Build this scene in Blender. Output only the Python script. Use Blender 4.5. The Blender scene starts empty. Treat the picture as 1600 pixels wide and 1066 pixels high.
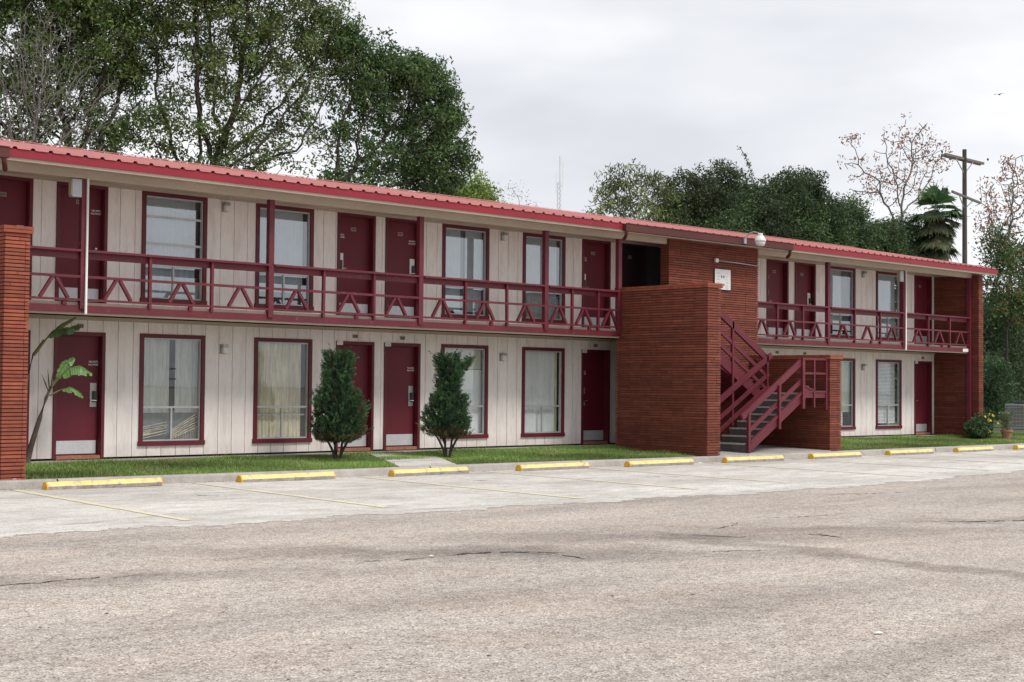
import bpy, math, random
import numpy as np
from mathutils import Vector, Matrix
random.seed(7)
rng = np.random.default_rng(11)
SC = bpy.context.scene
COL = SC.collection

# ------------------------------------------------------------------ materials
def new_mat(name):
    m = bpy.data.materials.new(name)
    m.use_nodes = True
    nt = m.node_tree
    b = nt.nodes['Principled BSDF']
    return m, nt, b

def nd(nt, t, **kw):
    n = nt.nodes.new(t)
    for k, v in kw.items():
        setattr(n, k, v)
    return n

def noise(nt, scale, detail=3, rough=.5, vec=None, stretch=None):
    n = nd(nt, 'ShaderNodeTexNoise')
    n.inputs['Scale'].default_value = scale
    n.inputs['Detail'].default_value = detail
    n.inputs['Roughness'].default_value = rough
    if vec is None:
        g = nd(nt, 'ShaderNodeNewGeometry')
        vec = g.outputs['Position']
    if stretch:
        mp = nd(nt, 'ShaderNodeMapping')
        mp.inputs['Scale'].default_value = stretch
        nt.links.new(vec, mp.inputs['Vector'])
        vec = mp.outputs['Vector']
    nt.links.new(vec, n.inputs['Vector'])
    return n.outputs['Fac']

def ramp(nt, fac, stops):
    r = nd(nt, 'ShaderNodeValToRGB')
    el = r.color_ramp.elements
    while len(el) > 1:
        el.remove(el[-1])
    el[0].position = stops[0][0]
    el[0].color = (*stops[0][1], 1) if len(stops[0][1]) == 3 else stops[0][1]
    for p, c in stops[1:]:
        e = el.new(p)
        e.color = (*c, 1) if len(c) == 3 else c
    nt.links.new(fac, r.inputs['Fac'])
    return r.outputs['Color']

def mix(nt, a, b, fac, mode='MIX'):
    m = nd(nt, 'ShaderNodeMix', data_type='RGBA', blend_type=mode)
    for inp, v in ((m.inputs[6], a), (m.inputs[7], b), (m.inputs[0], fac)):
        if isinstance(v, (int, float)):
            inp.default_value = v
        elif isinstance(v, tuple):
            inp.default_value = (*v, 1)
        else:
            nt.links.new(v, inp)
    return m.outputs[2]

def bump(nt, b, h, strength=.4, dist=.01):
    n = nd(nt, 'ShaderNodeBump')
    n.inputs['Strength'].default_value = strength
    n.inputs['Distance'].default_value = dist
    nt.links.new(h, n.inputs['Height'])
    nt.links.new(n.outputs['Normal'], b.inputs['Normal'])

def sc(c, k):
    return tuple(min(1, x*k) for x in c)

def paint(name, c, rough=.55, var=.12, scale=6, wear=None, bumpy=.15, metal=0, vscale=2.0, stretch=None):
    """painted or plain surface: base colour, broad fading, fine mottling, slight bump"""
    m, nt, b = new_mat(name)
    n1 = noise(nt, vscale, 4, .6, stretch=stretch)
    n2 = noise(nt, scale*6, 3, .6)
    col = ramp(nt, n1, [(.3, sc(c, 1-var)), (.7, sc(c, 1+var))])
    col = mix(nt, col, sc(c, 1-var*1.6), ramp(nt, n2, [(.45, (0, 0, 0)), (.75, (.8, .8, .8))]))
    if wear:
        wc, lo, hi = wear
        n3 = noise(nt, 9, 6, .7)
        col = mix(nt, col, wc, ramp(nt, n3, [(lo, (0, 0, 0)), (hi, (1, 1, 1))]))
    nt.links.new(col, b.inputs['Base Color'])
    b.inputs['Roughness'].default_value = rough
    b.inputs['Metallic'].default_value = metal
    if bumpy:
        bump(nt, b, n2, bumpy, .004)
    return m

def vcol_mat(name, rough=.8, mul=(1, 1, 1), trans=0.0, nvar=None, bumpy=0):
    m, nt, b = new_mat(name)
    a = nd(nt, 'ShaderNodeAttribute', attribute_name='Col')
    col = mix(nt, a.outputs['Color'], mul, 1.0, 'MULTIPLY')
    if nvar:
        n1 = noise(nt, nvar[0], 4, .6)
        col = mix(nt, col, ramp(nt, n1, [(.3, (nvar[1],)*3), (.7, (nvar[2],)*3)]), 1.0, 'MULTIPLY')
    nt.links.new(col, b.inputs['Base Color'])
    b.inputs['Roughness'].default_value = rough
    if bumpy:
        n2 = noise(nt, 60, 3, .6)
        bump(nt, b, n2, bumpy, .004)
    if trans:
        out = nt.nodes['Material Output']
        t = nd(nt, 'ShaderNodeBsdfTranslucent')
        nt.links.new(col, t.inputs['Color'])
        ms = nd(nt, 'ShaderNodeMixShader')
        ms.inputs[0].default_value = trans
        nt.links.new(b.outputs[0], ms.inputs[1])
        nt.links.new(t.outputs[0], ms.inputs[2])
        nt.links.new(ms.outputs[0], out.inputs['Surface'])
    return m

M = {}
def siding_mat():
    m, nt, b = new_mat('siding_paint')
    g = nd(nt, 'ShaderNodeNewGeometry')
    s = nd(nt, 'ShaderNodeSeparateXYZ')
    nt.links.new(g.outputs['Position'], s.inputs[0])
    n1 = noise(nt, 1.3, 4, .6, stretch=(1, 1, .35))
    n2 = noise(nt, 14, 5, .65, stretch=(5, 1, .5))
    n3 = noise(nt, 2.2, 6, .7, stretch=(2.5, 1, .5))
    col = ramp(nt, n1, [(.3, (.79, .735, .70)), (.7, (.87, .825, .795))])
    col = mix(nt, col, (.68, .61, .57), ramp(nt, n2, [(.46, (0, 0, 0)), (.74, (.65, .65, .65))]))
    col = mix(nt, col, (.50, .42, .35), ramp(nt, n3, [(.47, (0, 0, 0)), (.72, (.5, .5, .5))]))
    # splash dirt near the slab
    mr = nd(nt, 'ShaderNodeMapRange')
    mr.inputs['From Min'].default_value = 0.0
    mr.inputs['From Max'].default_value = .28
    mr.inputs['To Min'].default_value = .65
    mr.inputs['To Max'].default_value = 0
    nt.links.new(s.outputs['Z'], mr.inputs['Value'])
    mm = nd(nt, 'ShaderNodeMath', operation='MULTIPLY')
    nt.links.new(mr.outputs[0], mm.inputs[0])
    nt.links.new(noise(nt, 7, 4, .7), mm.inputs[1])
    col = mix(nt, col, (.36, .31, .26), mm.outputs[0])
    nt.links.new(col, b.inputs['Base Color'])
    b.inputs['Roughness'].default_value = .75
    bump(nt, b, noise(nt, 30, 4, .7, stretch=(6, 1, .4)), .35, .004)
    return m
M['siding'] = siding_mat()
M['trim'] = paint('beige_trim_paint', (.46, .38, .31), .7, .1)
M['soffit'] = paint('soffit_paint', (.50, .42, .34), .8, .1, vscale=.8)
M['maroon'] = paint('maroon_gloss_paint', (.130, .012, .024), .55, .22, wear=((.24, .085, .08), .60, .74))
M['frame'] = paint('maroon_frame_paint', (.115, .008, .017), .55, .20, wear=((.26, .09, .09), .66, .8))
M['door'] = paint('maroon_door_paint', (.128, .006, .017), .6, .16, vscale=1.2)
M['fascia'] = paint('red_fascia_metal', (.27, .009, .024), .5, .12, vscale=.8, wear=((.42, .10, .11), .66, .85))
M['gutter'] = paint('brown_gutter_metal', (.085, .017, .014), .65, .15)
M['alu'] = paint('aluminium', (.50, .52, .52), .45, .12, metal=.3)
M['kick'] = paint('kick_plate_metal', (.62, .64, .66), .42, .10, metal=.35, wear=((.36, .33, .30), .62, .8))
M['lockm'] = paint('lock_plate_metal', (.38, .37, .34), .4, .1, metal=.5)
M['black'] = paint('black_plastic', (.012, .012, .014), .4, .1)
M['chrome'] = paint('bright_metal', (.75, .75, .74), .25, .05, metal=.8)
M['whitepl'] = paint('white_plastic', (.74, .73, .70), .5, .06)
M['plate'] = paint('tan_number_plate', (.30, .24, .19), .5, .2)
M['ink'] = paint('dark_ink', (.05, .04, .04), .6, .1)
M['greyink'] = paint('grey_ink', (.50, .52, .56), .6, .1)
M['sticker'] = paint('sticker_white', (.75, .70, .68), .6, .06)
M['sill'] = paint('brick_threshold', (.36, .15, .10), .85, .25, vscale=8)
M['recess'] = paint('dark_green_grey_paint', (.045, .05, .045), .8, .2)  # siding colour darkened to paint in the shade behind the brick panel
M['recess_door'] = paint('dark_door_paint', (.022, .008, .012), .6, .2)  # same painted shade for the door, frame and kick plate there
M['dark'] = paint('dark_interior', (.03, .028, .028), .9, .1, bumpy=0)
M['brick'] = vcol_mat('brick_faces', .85, nvar=(7, .8, 1.12), bumpy=.35)
M['mortar'] = paint('brick_mortar', (.085, .034, .027), .95, .3, vscale=5)
M['steps'] = paint('stair_concrete', (.13, .125, .115), .85, .25, vscale=4)
M['nosing'] = paint('worn_nosing', (.50, .48, .45), .7, .2, vscale=10)
M['galv'] = paint('galvanised', (.42, .43, .44), .45, .12, metal=.4)
M['wood'] = paint('weathered_pole_wood', (.17, .145, .13), .9, .25, vscale=3, stretch=(3, 3, .4))
M['terracotta'] = paint('terracotta', (.42, .20, .12), .85, .15, vscale=5)
M['leaf'] = vcol_mat('leaf_surface', .55, mul=(1.75, 1.75, 1.65), trans=.36)
M['needle'] = vcol_mat('juniper_needles', .7, mul=(1.9, 1.75, 1.5), trans=.15)
M['grassm'] = vcol_mat('grass_blades', .6, trans=.3)
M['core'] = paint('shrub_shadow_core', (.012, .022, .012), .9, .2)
M['frond'] = vcol_mat('banana_leaf', .4, trans=.3)

def bark_mat(name, c):
    return paint(name, c, .95, .3, scale=10, vscale=5, bumpy=.6)
M['bark'] = bark_mat('dark_bark', (.045, .036, .030))
M['barkgrey'] = bark_mat('pale_dead_bark', (.165, .16, .15))
M['barkbrown'] = bark_mat('brown_bark', (.085, .06, .05))

def roof_mat():
    m, nt, b = new_mat('faded_red_roof_metal')
    n1 = noise(nt, .7, 5, .65, stretch=(2, .4, 1))
    n2 = noise(nt, 5, 5, .7, stretch=(3, .5, 1))
    col = ramp(nt, n1, [(.3, (.46, .145, .135)), (.7, (.60, .23, .21))])
    col = mix(nt, col, (.60, .29, .26), ramp(nt, n2, [(.5, (0, 0, 0)), (.8, (.5, .5, .5))]))
    nt.links.new(col, b.inputs['Base Color'])
    b.inputs['Roughness'].default_value = .5
    bump(nt, b, n2, .08, .01)
    return m
M['roof'] = roof_mat()

def concrete_mat():
    m, nt, b = new_mat('worn_concrete')
    fine = noise(nt, 42, 5, .85)
    mid = noise(nt, 3.5, 6, .7, stretch=(.6, 1.2, 1))
    big = noise(nt, .45, 5, .6, stretch=(.5, 1.3, 1))
    col = ramp(nt, mid, [(.3, (.52, .485, .44)), (.5, (.69, .665, .62)), (.7, (.82, .80, .765))])
    col = mix(nt, col, (.40, .37, .34), ramp(nt, big, [(.42, (0, 0, 0)), (.7, (.75, .75, .75))]))
    col = mix(nt, col, ramp(nt, fine, [(.30, (.42, .39, .36)), (.52, (1, 1, 1)), (.75, (1.0, 1.0, 1.0))]), .9, 'MULTIPLY')
    fl_ = noise(nt, 16, 4, .8, stretch=(.8, 1.6, 1))
    col = mix(nt, col, ramp(nt, fl_, [(.34, (.50, .45, .40)), (.45, (1, 1, 1))]), .8, 'MULTIPLY')
    st = noise(nt, 1.3, 5, .75, stretch=(.5, 2.4, 1))
    col = mix(nt, col, (.22, .20, .19), ramp(nt, st, [(.60, (0, 0, 0)), (.68, (.7, .7, .7))]))
    nt.links.new(col, b.inputs['Base Color'])
    b.inputs['Roughness'].default_value = .9
    bump(nt, b, fine, .5, .006)
    return m
M['conc'] = concrete_mat()

def kerb_mat():
    m, nt, b = new_mat('kerb_concrete')
    n1 = noise(nt, 2.5, 6, .7)
    n2 = noise(nt, 60, 3, .7)
    g = nd(nt, 'ShaderNodeNewGeometry')
    s = nd(nt, 'ShaderNodeSeparateXYZ')
    nt.links.new(g.outputs['Normal'], s.inputs[0])
    col = ramp(nt, n1, [(.3, (.34, .31, .28)), (.7, (.52, .49, .455))])
    col = mix(nt, col, ramp(nt, n2, [(.3, (.65,)*3), (.6, (1,)*3)]), .7, 'MULTIPLY')
    nt.links.new(col, b.inputs['Base Color'])
    b.inputs['Roughness'].default_value = .92
    bump(nt, b, n2, .5, .006)
    return m
M['kerb'] = kerb_mat()

def asphalt_mat():
    m, nt, b = new_mat('exposed_aggregate_asphalt')
    g = nd(nt, 'ShaderNodeNewGeometry')
    pos = g.outputs['Position']
    v = nd(nt, 'ShaderNodeTexVoronoi')
    v.inputs['Scale'].default_value = 88
    v.inputs['Randomness'].default_value = 1
    nt.links.new(pos, v.inputs['Vector'])
    sep = nd(nt, 'ShaderNodeSeparateColor')
    nt.links.new(v.outputs['Color'], sep.inputs[0])
    stone = ramp(nt, sep.outputs[0], [(0, (.15, .12, .10)), (.10, (.40, .365, .325)), (.5, (.55, .51, .47)), (.85, (.655, .615, .575)), (1, (.82, .79, .75))])
    gap = ramp(nt, v.outputs['Distance'], [(.30, (1, 1, 1)), (.75, (.50, .45, .42))])
    col = mix(nt, stone, gap, .8, 'MULTIPLY')
    n2 = noise(nt, 17, 5, .8, pos)
    col = mix(nt, col, ramp(nt, n2, [(.36, (.62, .58, .55)), (.5, (1, 1, 1)), (.66, (1.13, 1.12, 1.11))]), .85, 'MULTIPLY')
    n4 = noise(nt, 24, 4, .95, pos)
    col = mix(nt, col, ramp(nt, n4, [(.34, (.32, .27, .25)), (.42, (1, 1, 1))]), .8, 'MULTIPLY')
    n5 = noise(nt, 5.5, 5, .75, pos, stretch=(.7, 1.3, 1))
    col = mix(nt, col, ramp(nt, n5, [(.33, (.80, .78, .77)), (.5, (1, 1, 1)), (.68, (1.10, 1.09, 1.08))]), .8, 'MULTIPLY')
    big = noise(nt, .5, 6, .62, pos, stretch=(.35, 1.5, 1))
    col = mix(nt, col, ramp(nt, big, [(.32, (.74, .725, .71)), (.48, (.98, .97, .96)), (.68, (1.18, 1.16, 1.13))]), 1.0, 'MULTIPLY')
    pink = noise(nt, 1.1, 4, .6, pos)
    col = mix(nt, col, ramp(nt, pink, [(.4, (1, 1, 1)), (.75, (1.03, .97, .94))]), 1.0, 'MULTIPLY')
    # oil-dark areas and worn tracks: ellipses around real spots in the yard, broken by noise
    wob = nd(nt, 'ShaderNodeTexNoise')
    wob.inputs['Scale'].default_value = 1.4
    wob.inputs['Detail'].default_value = 5
    nt.links.new(pos, wob.inputs['Vector'])
    wv = nd(nt, 'ShaderNodeVectorMath', operation='SCALE')
    wv.inputs['Scale'].default_value = 1.5
    nt.links.new(wob.outputs['Color'], wv.inputs[0])
    wp = nd(nt, 'ShaderNodeVectorMath', operation='ADD')
    nt.links.new(pos, wp.inputs[0])
    nt.links.new(wv.outputs[0], wp.inputs[1])
    def blot(col, cx, cy, sx, sy, ang, dark, amt):
        # bring the point into the blot's own frame
        sub = nd(nt, 'ShaderNodeVectorMath', operation='SUBTRACT')
        nt.links.new(wp.outputs[0], sub.inputs[0])
        sub.inputs[1].default_value = (cx+.75, cy+.75, 0)
        rot = nd(nt, 'ShaderNodeVectorRotate', rotation_type='Z_AXIS')
        rot.inputs['Angle'].default_value = -ang
        nt.links.new(sub.outputs[0], rot.inputs['Vector'])
        mul = nd(nt, 'ShaderNodeVectorMath', operation='MULTIPLY')
        mul.inputs[1].default_value = (1/sx, 1/sy, 0)
        nt.links.new(rot.outputs[0], mul.inputs[0])
        ln = nd(nt, 'ShaderNodeVectorMath', operation='LENGTH')
        nt.links.new(mul.outputs[0], ln.inputs[0])
        f = ramp(nt, ln.outputs['Value'], [(0, (amt,)*3), (.5, (amt*.6,)*3), (1, (0, 0, 0))])
        return mix(nt, col, dark, f, 'MULTIPLY')
    col = blot(col, -6.3, -13.0, 4.2, .75, math.radians(-40), (.48, .46, .45), .9)
    col = blot(col, -3.6, -13.2, 3.4, .8, math.radians(-35), (.55, .52, .51), .8)
    col = blot(col, -3.75, -15.7, 4.2, .30, math.radians(-95), (.52, .49, .47), .85)
    col = blot(col, -1.4, -13.8, 2.4, .6, math.radians(-40), (.55, .52, .51), .8)
    col = blot(col, 1.0, -14.2, 1.8, .4, math.radians(-25), (.55, .53, .52), .7)
    col = blot(col, -9.8, -12.6, 3.6, .5, math.radians(-25), (.66, .63, .62), .8)
    col = blot(col, -7.5, -15.8, 2.8, .8, math.radians(-30), (.80, .76, .75), .7)
    # pale bands worn by the wheels beside the dark ones
    nt.links.new(col, b.inputs['Base Color'])
    b.inputs['Roughness'].default_value = .92
    bump(nt, b, n2, .5, .012)
    return m
M['asphalt'] = asphalt_mat()
M['soil'] = paint('soil', (.10, .085, .055), .95, .3, vscale=3)
M['far_grass'] = paint('rough_field', (.075, .105, .035), .95, .3, vscale=.6, scale=3)
M['crack'] = paint('crack_shadow', (.045, .038, .034), .95, .3)  # dark tone of cracks, kerb joints and oil spots
M['debris'] = paint('leaf_litter', (.16, .12, .09), .95, .4, vscale=9)
M['yline'] = paint('faded_yellow_line', (.80, .69, .38), .85, .12, vscale=5, wear=((.62, .58, .53), .40, .58))
M['ystop'] = paint('yellow_stop_paint', (.84, .66, .25), .7, .12, vscale=3, wear=((.40, .35, .27), .52, .68))
M['ystopend'] = paint('yellow_stop_end_paint', (.68, .40, .05), .65, .14, vscale=3, wear=((.40, .27, .10), .58, .76))
M['stopconc'] = paint('wheel_stop_concrete', (.34, .30, .27), .9, .25, vscale=6, wear=((.10, .085, .08), .55, .75))

def glass_mat(name, refl, tint):
    m, nt, b = new_mat(name)
    out = nt.nodes['Material Output']
    nt.nodes.remove(b)
    gl = nd(nt, 'ShaderNodeBsdfGlossy')
    gl.inputs['Roughness'].default_value = .015
    gl.inputs['Color'].default_value = (.85, .9, .95, 1)
    bp = nd(nt, 'ShaderNodeBump')
    bp.inputs['Strength'].default_value = .02
    bp.inputs['Distance'].default_value = .02
    nt.links.new(noise(nt, 1.6, 2, .4), bp.inputs['Height'])
    nt.links.new(bp.outputs[0], gl.inputs['Normal'])
    tr = nd(nt, 'ShaderNodeBsdfTransparent')
    tr.inputs['Color'].default_value = (*tint, 1)
    df = nd(nt, 'ShaderNodeBsdfDiffuse')
    df.inputs['Color'].default_value = (.42, .42, .40, 1)
    m2 = nd(nt, 'ShaderNodeMixShader')
    dn = ramp(nt, noise(nt, 3, 5, .7), [(.4, (.02,)*3), (.75, (.14,)*3)])
    nt.links.new(dn, m2.inputs[0])
    nt.links.new(tr.outputs[0], m2.inputs[1])
    nt.links.new(df.outputs[0], m2.inputs[2])
    ms = nd(nt, 'ShaderNodeMixShader')
    ms.inputs[0].default_value = refl
    nt.links.new(m2.outputs[0], ms.inputs[1])
    nt.links.new(gl.outputs[0], ms.inputs[2])
    nt.links.new(ms.outputs[0], out.inputs['Surface'])
    return m
M['glass'] = glass_mat('window_glass', .11, (.95, .97, .95))
M['glassup'] = glass_mat('upper_window_glass', .24, (.86, .90, .92))

def cloth(name, c, streak=.25):
    m, nt, b = new_mat(name)
    n1 = noise(nt, 5, 4, .6, stretch=(5, 1, .35))
    col = ramp(nt, n1, [(.3, sc(c, 1-streak)), (.7, sc(c, 1+streak*.5))])
    nt.links.new(col, b.inputs['Base Color'])
    b.inputs['Roughness'].default_value = .9
    return m
M['c_beige'] = cloth('beige_curtain_cloth', (.84, .76, .60), .4)
M['c_grey'] = cloth('grey_curtain_cloth', (.60, .62, .59))
M['c_white'] = cloth('white_sheet_cloth', (.86, .89, .91), .1)
M['c_blue'] = cloth('pale_blue_cloth', (.56, .62, .66), .10)
M['c_green'] = cloth('pale_green_cloth', (.62, .66, .58), .15)
M['c_dim'] = cloth('dim_cloth', (.20, .23, .25), .2)

# ------------------------------------------------------------------ mesh helpers
class MB:
    def __init__(s):
        s.v = []; s.f = []; s.c = []; s.mi = []
    def quad(s, a, b, c, d, col=None, mi=0):
        i = len(s.v); s.v += [a, b, c, d]; s.f.append((i, i+1, i+2, i+3)); s.mi.append(mi)
        if col is not None: s.c += [col]*4
    def tri(s, a, b, c, col=None, mi=0):
        i = len(s.v); s.v += [a, b, c]; s.f.append((i, i+1, i+2)); s.mi.append(mi)
        if col is not None: s.c += [col]*3
    def hexa(s, p, col=None, mi=0):
        i = len(s.v); s.v += [tuple(q) for q in p]
        for f in ((0, 3, 2, 1), (4, 5, 6, 7), (0, 1, 5, 4), (1, 2, 6, 5), (2, 3, 7, 6), (3, 0, 4, 7)):
            s.f.append(tuple(i+k for k in f)); s.mi.append(mi)
        if col is not None: s.c += [col]*8
    def box(s, x0, x1, y0, y1, z0, z1, col=None, mi=0):
        s.hexa([(x0, y0, z0), (x1, y0, z0), (x1, y1, z0), (x0, y1, z0), (x0, y0, z1), (x1, y0, z1), (x1, y1, z1), (x0, y1, z1)], col, mi)
    def bar(s, a, b, w, h, up=(0, 0, 1), col=None, mi=0):
        """rectangular bar from a to b; w across, h along up"""
        a = Vector(a); b = Vector(b); d = (b-a).normalized(); up = Vector(up)
        side = d.cross(up)
        if side.length < 1e-4: side = d.cross(Vector((1, 0, 0)))
        side.normalize(); u = side.cross(d).normalized()
        q = []
        for p in (a, b):
            for sx, sy in ((-1, -1), (1, -1), (1, 1), (-1, 1)):
                q.append(p + side*(w/2*sx) + u*(h/2*sy))
        s.hexa([q[0], q[1], q[2], q[3], q[4], q[5], q[6], q[7]], col, mi)
    def tube(s, pts, rad, n=8, col=None, mi=0, cap=True):
        pts = [Vector(p) for p in pts]
        if isinstance(rad, (int, float)): rad = [rad]*len(pts)
        ref = Vector((0, 0, 1)); base = len(s.v)
        for i, p in enumerate(pts):
            d = (pts[min(i+1, len(pts)-1)] - pts[max(i-1, 0)])
            if d.length < 1e-9: d = Vector((0, 0, 1))
            d.normalize()
            r = ref if abs(d.dot(ref)) < .95 else Vector((1, 0, 0))
            x = d.cross(r).normalized(); y = d.cross(x)
            for k in range(n):
                a = 2*math.pi*k/n
                s.v.append(tuple(p + (x*math.cos(a)+y*math.sin(a))*rad[i]))
                if col is not None: s.c.append(col)
        for i in range(len(pts)-1):
            for k in range(n):
                s.f.append((base+i*n+k, base+i*n+(k+1) % n, base+(i+1)*n+(k+1) % n, base+(i+1)*n+k)); s.mi.append(mi)
        if cap:
            s.f.append(tuple(base+k for k in range(n))); s.mi.append(mi)
            e = base+(len(pts)-1)*n
            s.f.append(tuple(e+k for k in reversed(range(n)))); s.mi.append(mi)
    def lathe(s, prof, center, n=16, col=None, mi=0):
        cx, cy, cz = center
        base = len(s.v)
        for r, z in prof:
            for k in range(n):
                a = 2*math.pi*k/n
                s.v.append((cx+r*math.cos(a), cy+r*math.sin(a), cz+z))
                if col is not None: s.c.append(col)
        for i in range(len(prof)-1):
            for k in range(n):
                s.f.append((base+i*n+k, base+i*n+(k+1) % n, base+(i+1)*n+(k+1) % n, base+(i+1)*n+k)); s.mi.append(mi)
        s.f.append(tuple(base+k for k in reversed(range(n)))); s.mi.append(mi)
        e = base+(len(prof)-1)*n
        s.f.append(tuple(e+k for k in range(n))); s.mi.append(mi)
    def build(s, name, mats, parent=None, smooth=False, bevel=0):
        me = bpy.data.meshes.new(name)
        me.from_pydata(s.v, [], s.f)
        mats = mats if isinstance(mats, (list, tuple)) else [mats]
        for m in mats: me.materials.append(m)
        if len(mats) > 1: me.polygons.foreach_set('material_index', s.mi)
        if s.c:
            ca = me.color_attributes.new('Col', 'FLOAT_COLOR', 'POINT')
            ca.data.foreach_set('color', np.array([(c[0], c[1], c[2], 1) for c in s.c], dtype=np.float32).ravel())
        if smooth: me.polygons.foreach_set('use_smooth', [True]*len(me.polygons))
        me.update()
        o = bpy.data.objects.new(name, me)
        COL.objects.link(o)
        if parent: o.parent = parent
        if bevel:
            b = o.modifiers.new('Bevel', 'BEVEL'); b.width = bevel; b.segments = 2; b.limit_method = 'ANGLE'
        return o

def np_mesh(name, V, F, cols, mat, parent=None):
    """V (n,3), F (m,k) constant k"""
    me = bpy.data.meshes.new(name)
    n, m, k = len(V), len(F), F.shape[1]
    me.vertices.add(n); me.vertices.foreach_set('co', V.astype(np.float32).ravel())
    me.loops.add(m*k); me.loops.foreach_set('vertex_index', F.astype(np.int32).ravel())
    me.polygons.add(m)
    me.polygons.foreach_set('loop_start', np.arange(0, m*k, k, dtype=np.int32))
    me.materials.append(mat)
    me.update(calc_edges=True)
    if cols is not None:
        ca = me.color_attributes.new('Col', 'FLOAT_COLOR', 'POINT')
        cc = np.ones((n, 4), np.float32); cc[:, :3] = cols
        ca.data.foreach_set('color', cc.ravel())
    o = bpy.data.objects.new(name, me); COL.objects.link(o)
    if parent: o.parent = parent
    return o

def tag(o, label=None, cat=None, group=None, kind=None):
    if label: o['label'] = label
    if cat: o['category'] = cat
    if group: o['group'] = group
    if kind: o['kind'] = kind
    return o

def empty(name, loc, label, cat, group=None):
    o = bpy.data.objects.new(name, None); COL.objects.link(o)
    o.location = loc; o.empty_display_size = .2
    return tag(o, label, cat, group)

def child(mb, name, mats, parent, **kw):
    """build from world coordinates, then parent keeping place"""
    o = mb.build(name, mats, None, **kw)
    o.parent = parent
    w = Vector((0, 0, 0)); p = parent
    while p:
        w += Vector(p.location); p = p.parent
    o.location = -w
    return o

def keep(o, parent):
    o.parent = parent
    w = Vector((0, 0, 0)); p = parent
    while p:
        w += Vector(p.location); p = p.parent
    o.location = -w
    return o

# ------------------------------------------------------------------ camera
YAW, PITCH, ROLL = .757892201, .0315769915, .00886320881
fw = Vector((math.sin(YAW)*math.cos(PITCH), math.cos(YAW)*math.cos(PITCH), math.sin(PITCH)))
rt = Vector((math.cos(YAW), -math.sin(YAW), 0)); up = rt.cross(fw)
r2 = rt*math.cos(ROLL)+up*math.sin(ROLL); u2 = -rt*math.sin(ROLL)+up*math.cos(ROLL)
cam_d = bpy.data.cameras.new('camera'); cam = bpy.data.objects.new('camera', cam_d); COL.objects.link(cam)
R = Matrix((r2, u2, -fw)).transposed()
cam.matrix_world = Matrix.Translation((-14.99313294, -22.85581612, 1.25354164)) @ R.to_4x4()
cam_d.sensor_width = 36; cam_d.lens = 51.75; cam_d.clip_end = 3000; cam_d.clip_start = .05
SC.camera = cam

# ------------------------------------------------------------------ light
SUN_EL, SUN_AZ = math.radians(52), math.radians(163)   # azimuth from +Y towards +X : sun in front of the facade, to its left
w = bpy.data.worlds.new('World'); SC.world = w; w.use_nodes = True
nt = w.node_tree
for n in list(nt.nodes): nt.nodes.remove(n)
out = nd(nt, 'ShaderNodeOutputWorld')
sky = nd(nt, 'ShaderNodeTexSky', sky_type='NISHITA', sun_disc=False)
sky.sun_elevation = SUN_EL; sky.sun_rotation = SUN_AZ
bg1 = nd(nt, 'ShaderNodeBackground'); bg1.inputs[1].default_value = .1
nt.links.new(sky.outputs[0], bg1.inputs[0])
tc = nd(nt, 'ShaderNodeTexCoord')
cl = noise(nt, 1.9, 5, .52, tc.outputs['Generated'], stretch=(1, 1, 3.2))
mpz = nd(nt, 'ShaderNodeMapping'); mpz.inputs['Location'].default_value = (3.1, 1.7, .4)
cc = ramp(nt, cl, [(.32, (.60, .615, .655)), (.43, (.70, .712, .745)), (.50, (.80, .808, .83)), (.57, (.885, .89, .90)), (.66, (.96, .96, .962))])
# broad variation: darker cloud base to the left and high, brighter low on the right
dp = nd(nt, 'ShaderNodeVectorMath', operation='DOT_PRODUCT')
gv = Vector((math.sin(1.15)*.96, math.cos(1.15)*.96, .1)).normalized()
dp.inputs[1].default_value = gv
nt.links.new(tc.outputs['Generated'], dp.inputs[0])
br = ramp(nt, dp.outputs['Value'], [(.80, (.93, .93, .94)), (.93, (.98, .98, .98)), (1.0, (1.06, 1.055, 1.045))])
cc = mix(nt, cc, br, 1.0, 'MULTIPLY')
bg2 = nd(nt, 'ShaderNodeBackground'); bg2.inputs[1].default_value = 1.29
nt.links.new(cc, bg2.inputs[0])
mx = nd(nt, 'ShaderNodeMixShader'); mx.inputs[0].default_value = .93
nt.links.new(bg1.outputs[0], mx.inputs[1]); nt.links.new(bg2.outputs[0], mx.inputs[2])
nt.links.new(mx.outputs[0], out.inputs[0])
sun_d = bpy.data.lights.new('sun', 'SUN'); sun = bpy.data.objects.new('sun', sun_d); COL.objects.link(sun)
sun_d.energy = 2.2; sun_d.angle = math.radians(14); sun_d.color = (1, .96, .90)
sd = Vector((math.sin(SUN_AZ)*math.cos(SUN_EL), math.cos(SUN_AZ)*math.cos(SUN_EL), math.sin(SUN_EL)))
sun.rotation_euler = sd.to_track_quat('Z', 'Y').to_euler()
sun.location = (0, -20, 30)
SC.view_settings.view_transform = 'Standard'; SC.view_settings.look = 'None'
SC.view_settings.exposure = 0; SC.view_settings.gamma = 1

# ------------------------------------------------------------------ ground
def ky(x):
    t = min(1, max(0, (x-2)/7)); return -3.30-.40*t*t*(3-2*t)
def kb(x): return ky(x)+.18
def gz(x):
    return -.25+.005*min(8, max(0, -x))
def sheet(name, xs, ylo, yhi, dz, mat, kind='structure'):
    """strip between functions ylo(x) < yhi(x) laid on the yard surface"""
    mb = MB()
    for a, b in zip(xs[:-1], xs[1:]):
        mb.quad((a, ylo(a), gz(a)+dz), (b, ylo(b), gz(b)+dz), (b, yhi(b), gz(b)+dz), (a, yhi(a), gz(a)+dz))
    return tag(mb.build(name, mat), kind=kind)

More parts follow.
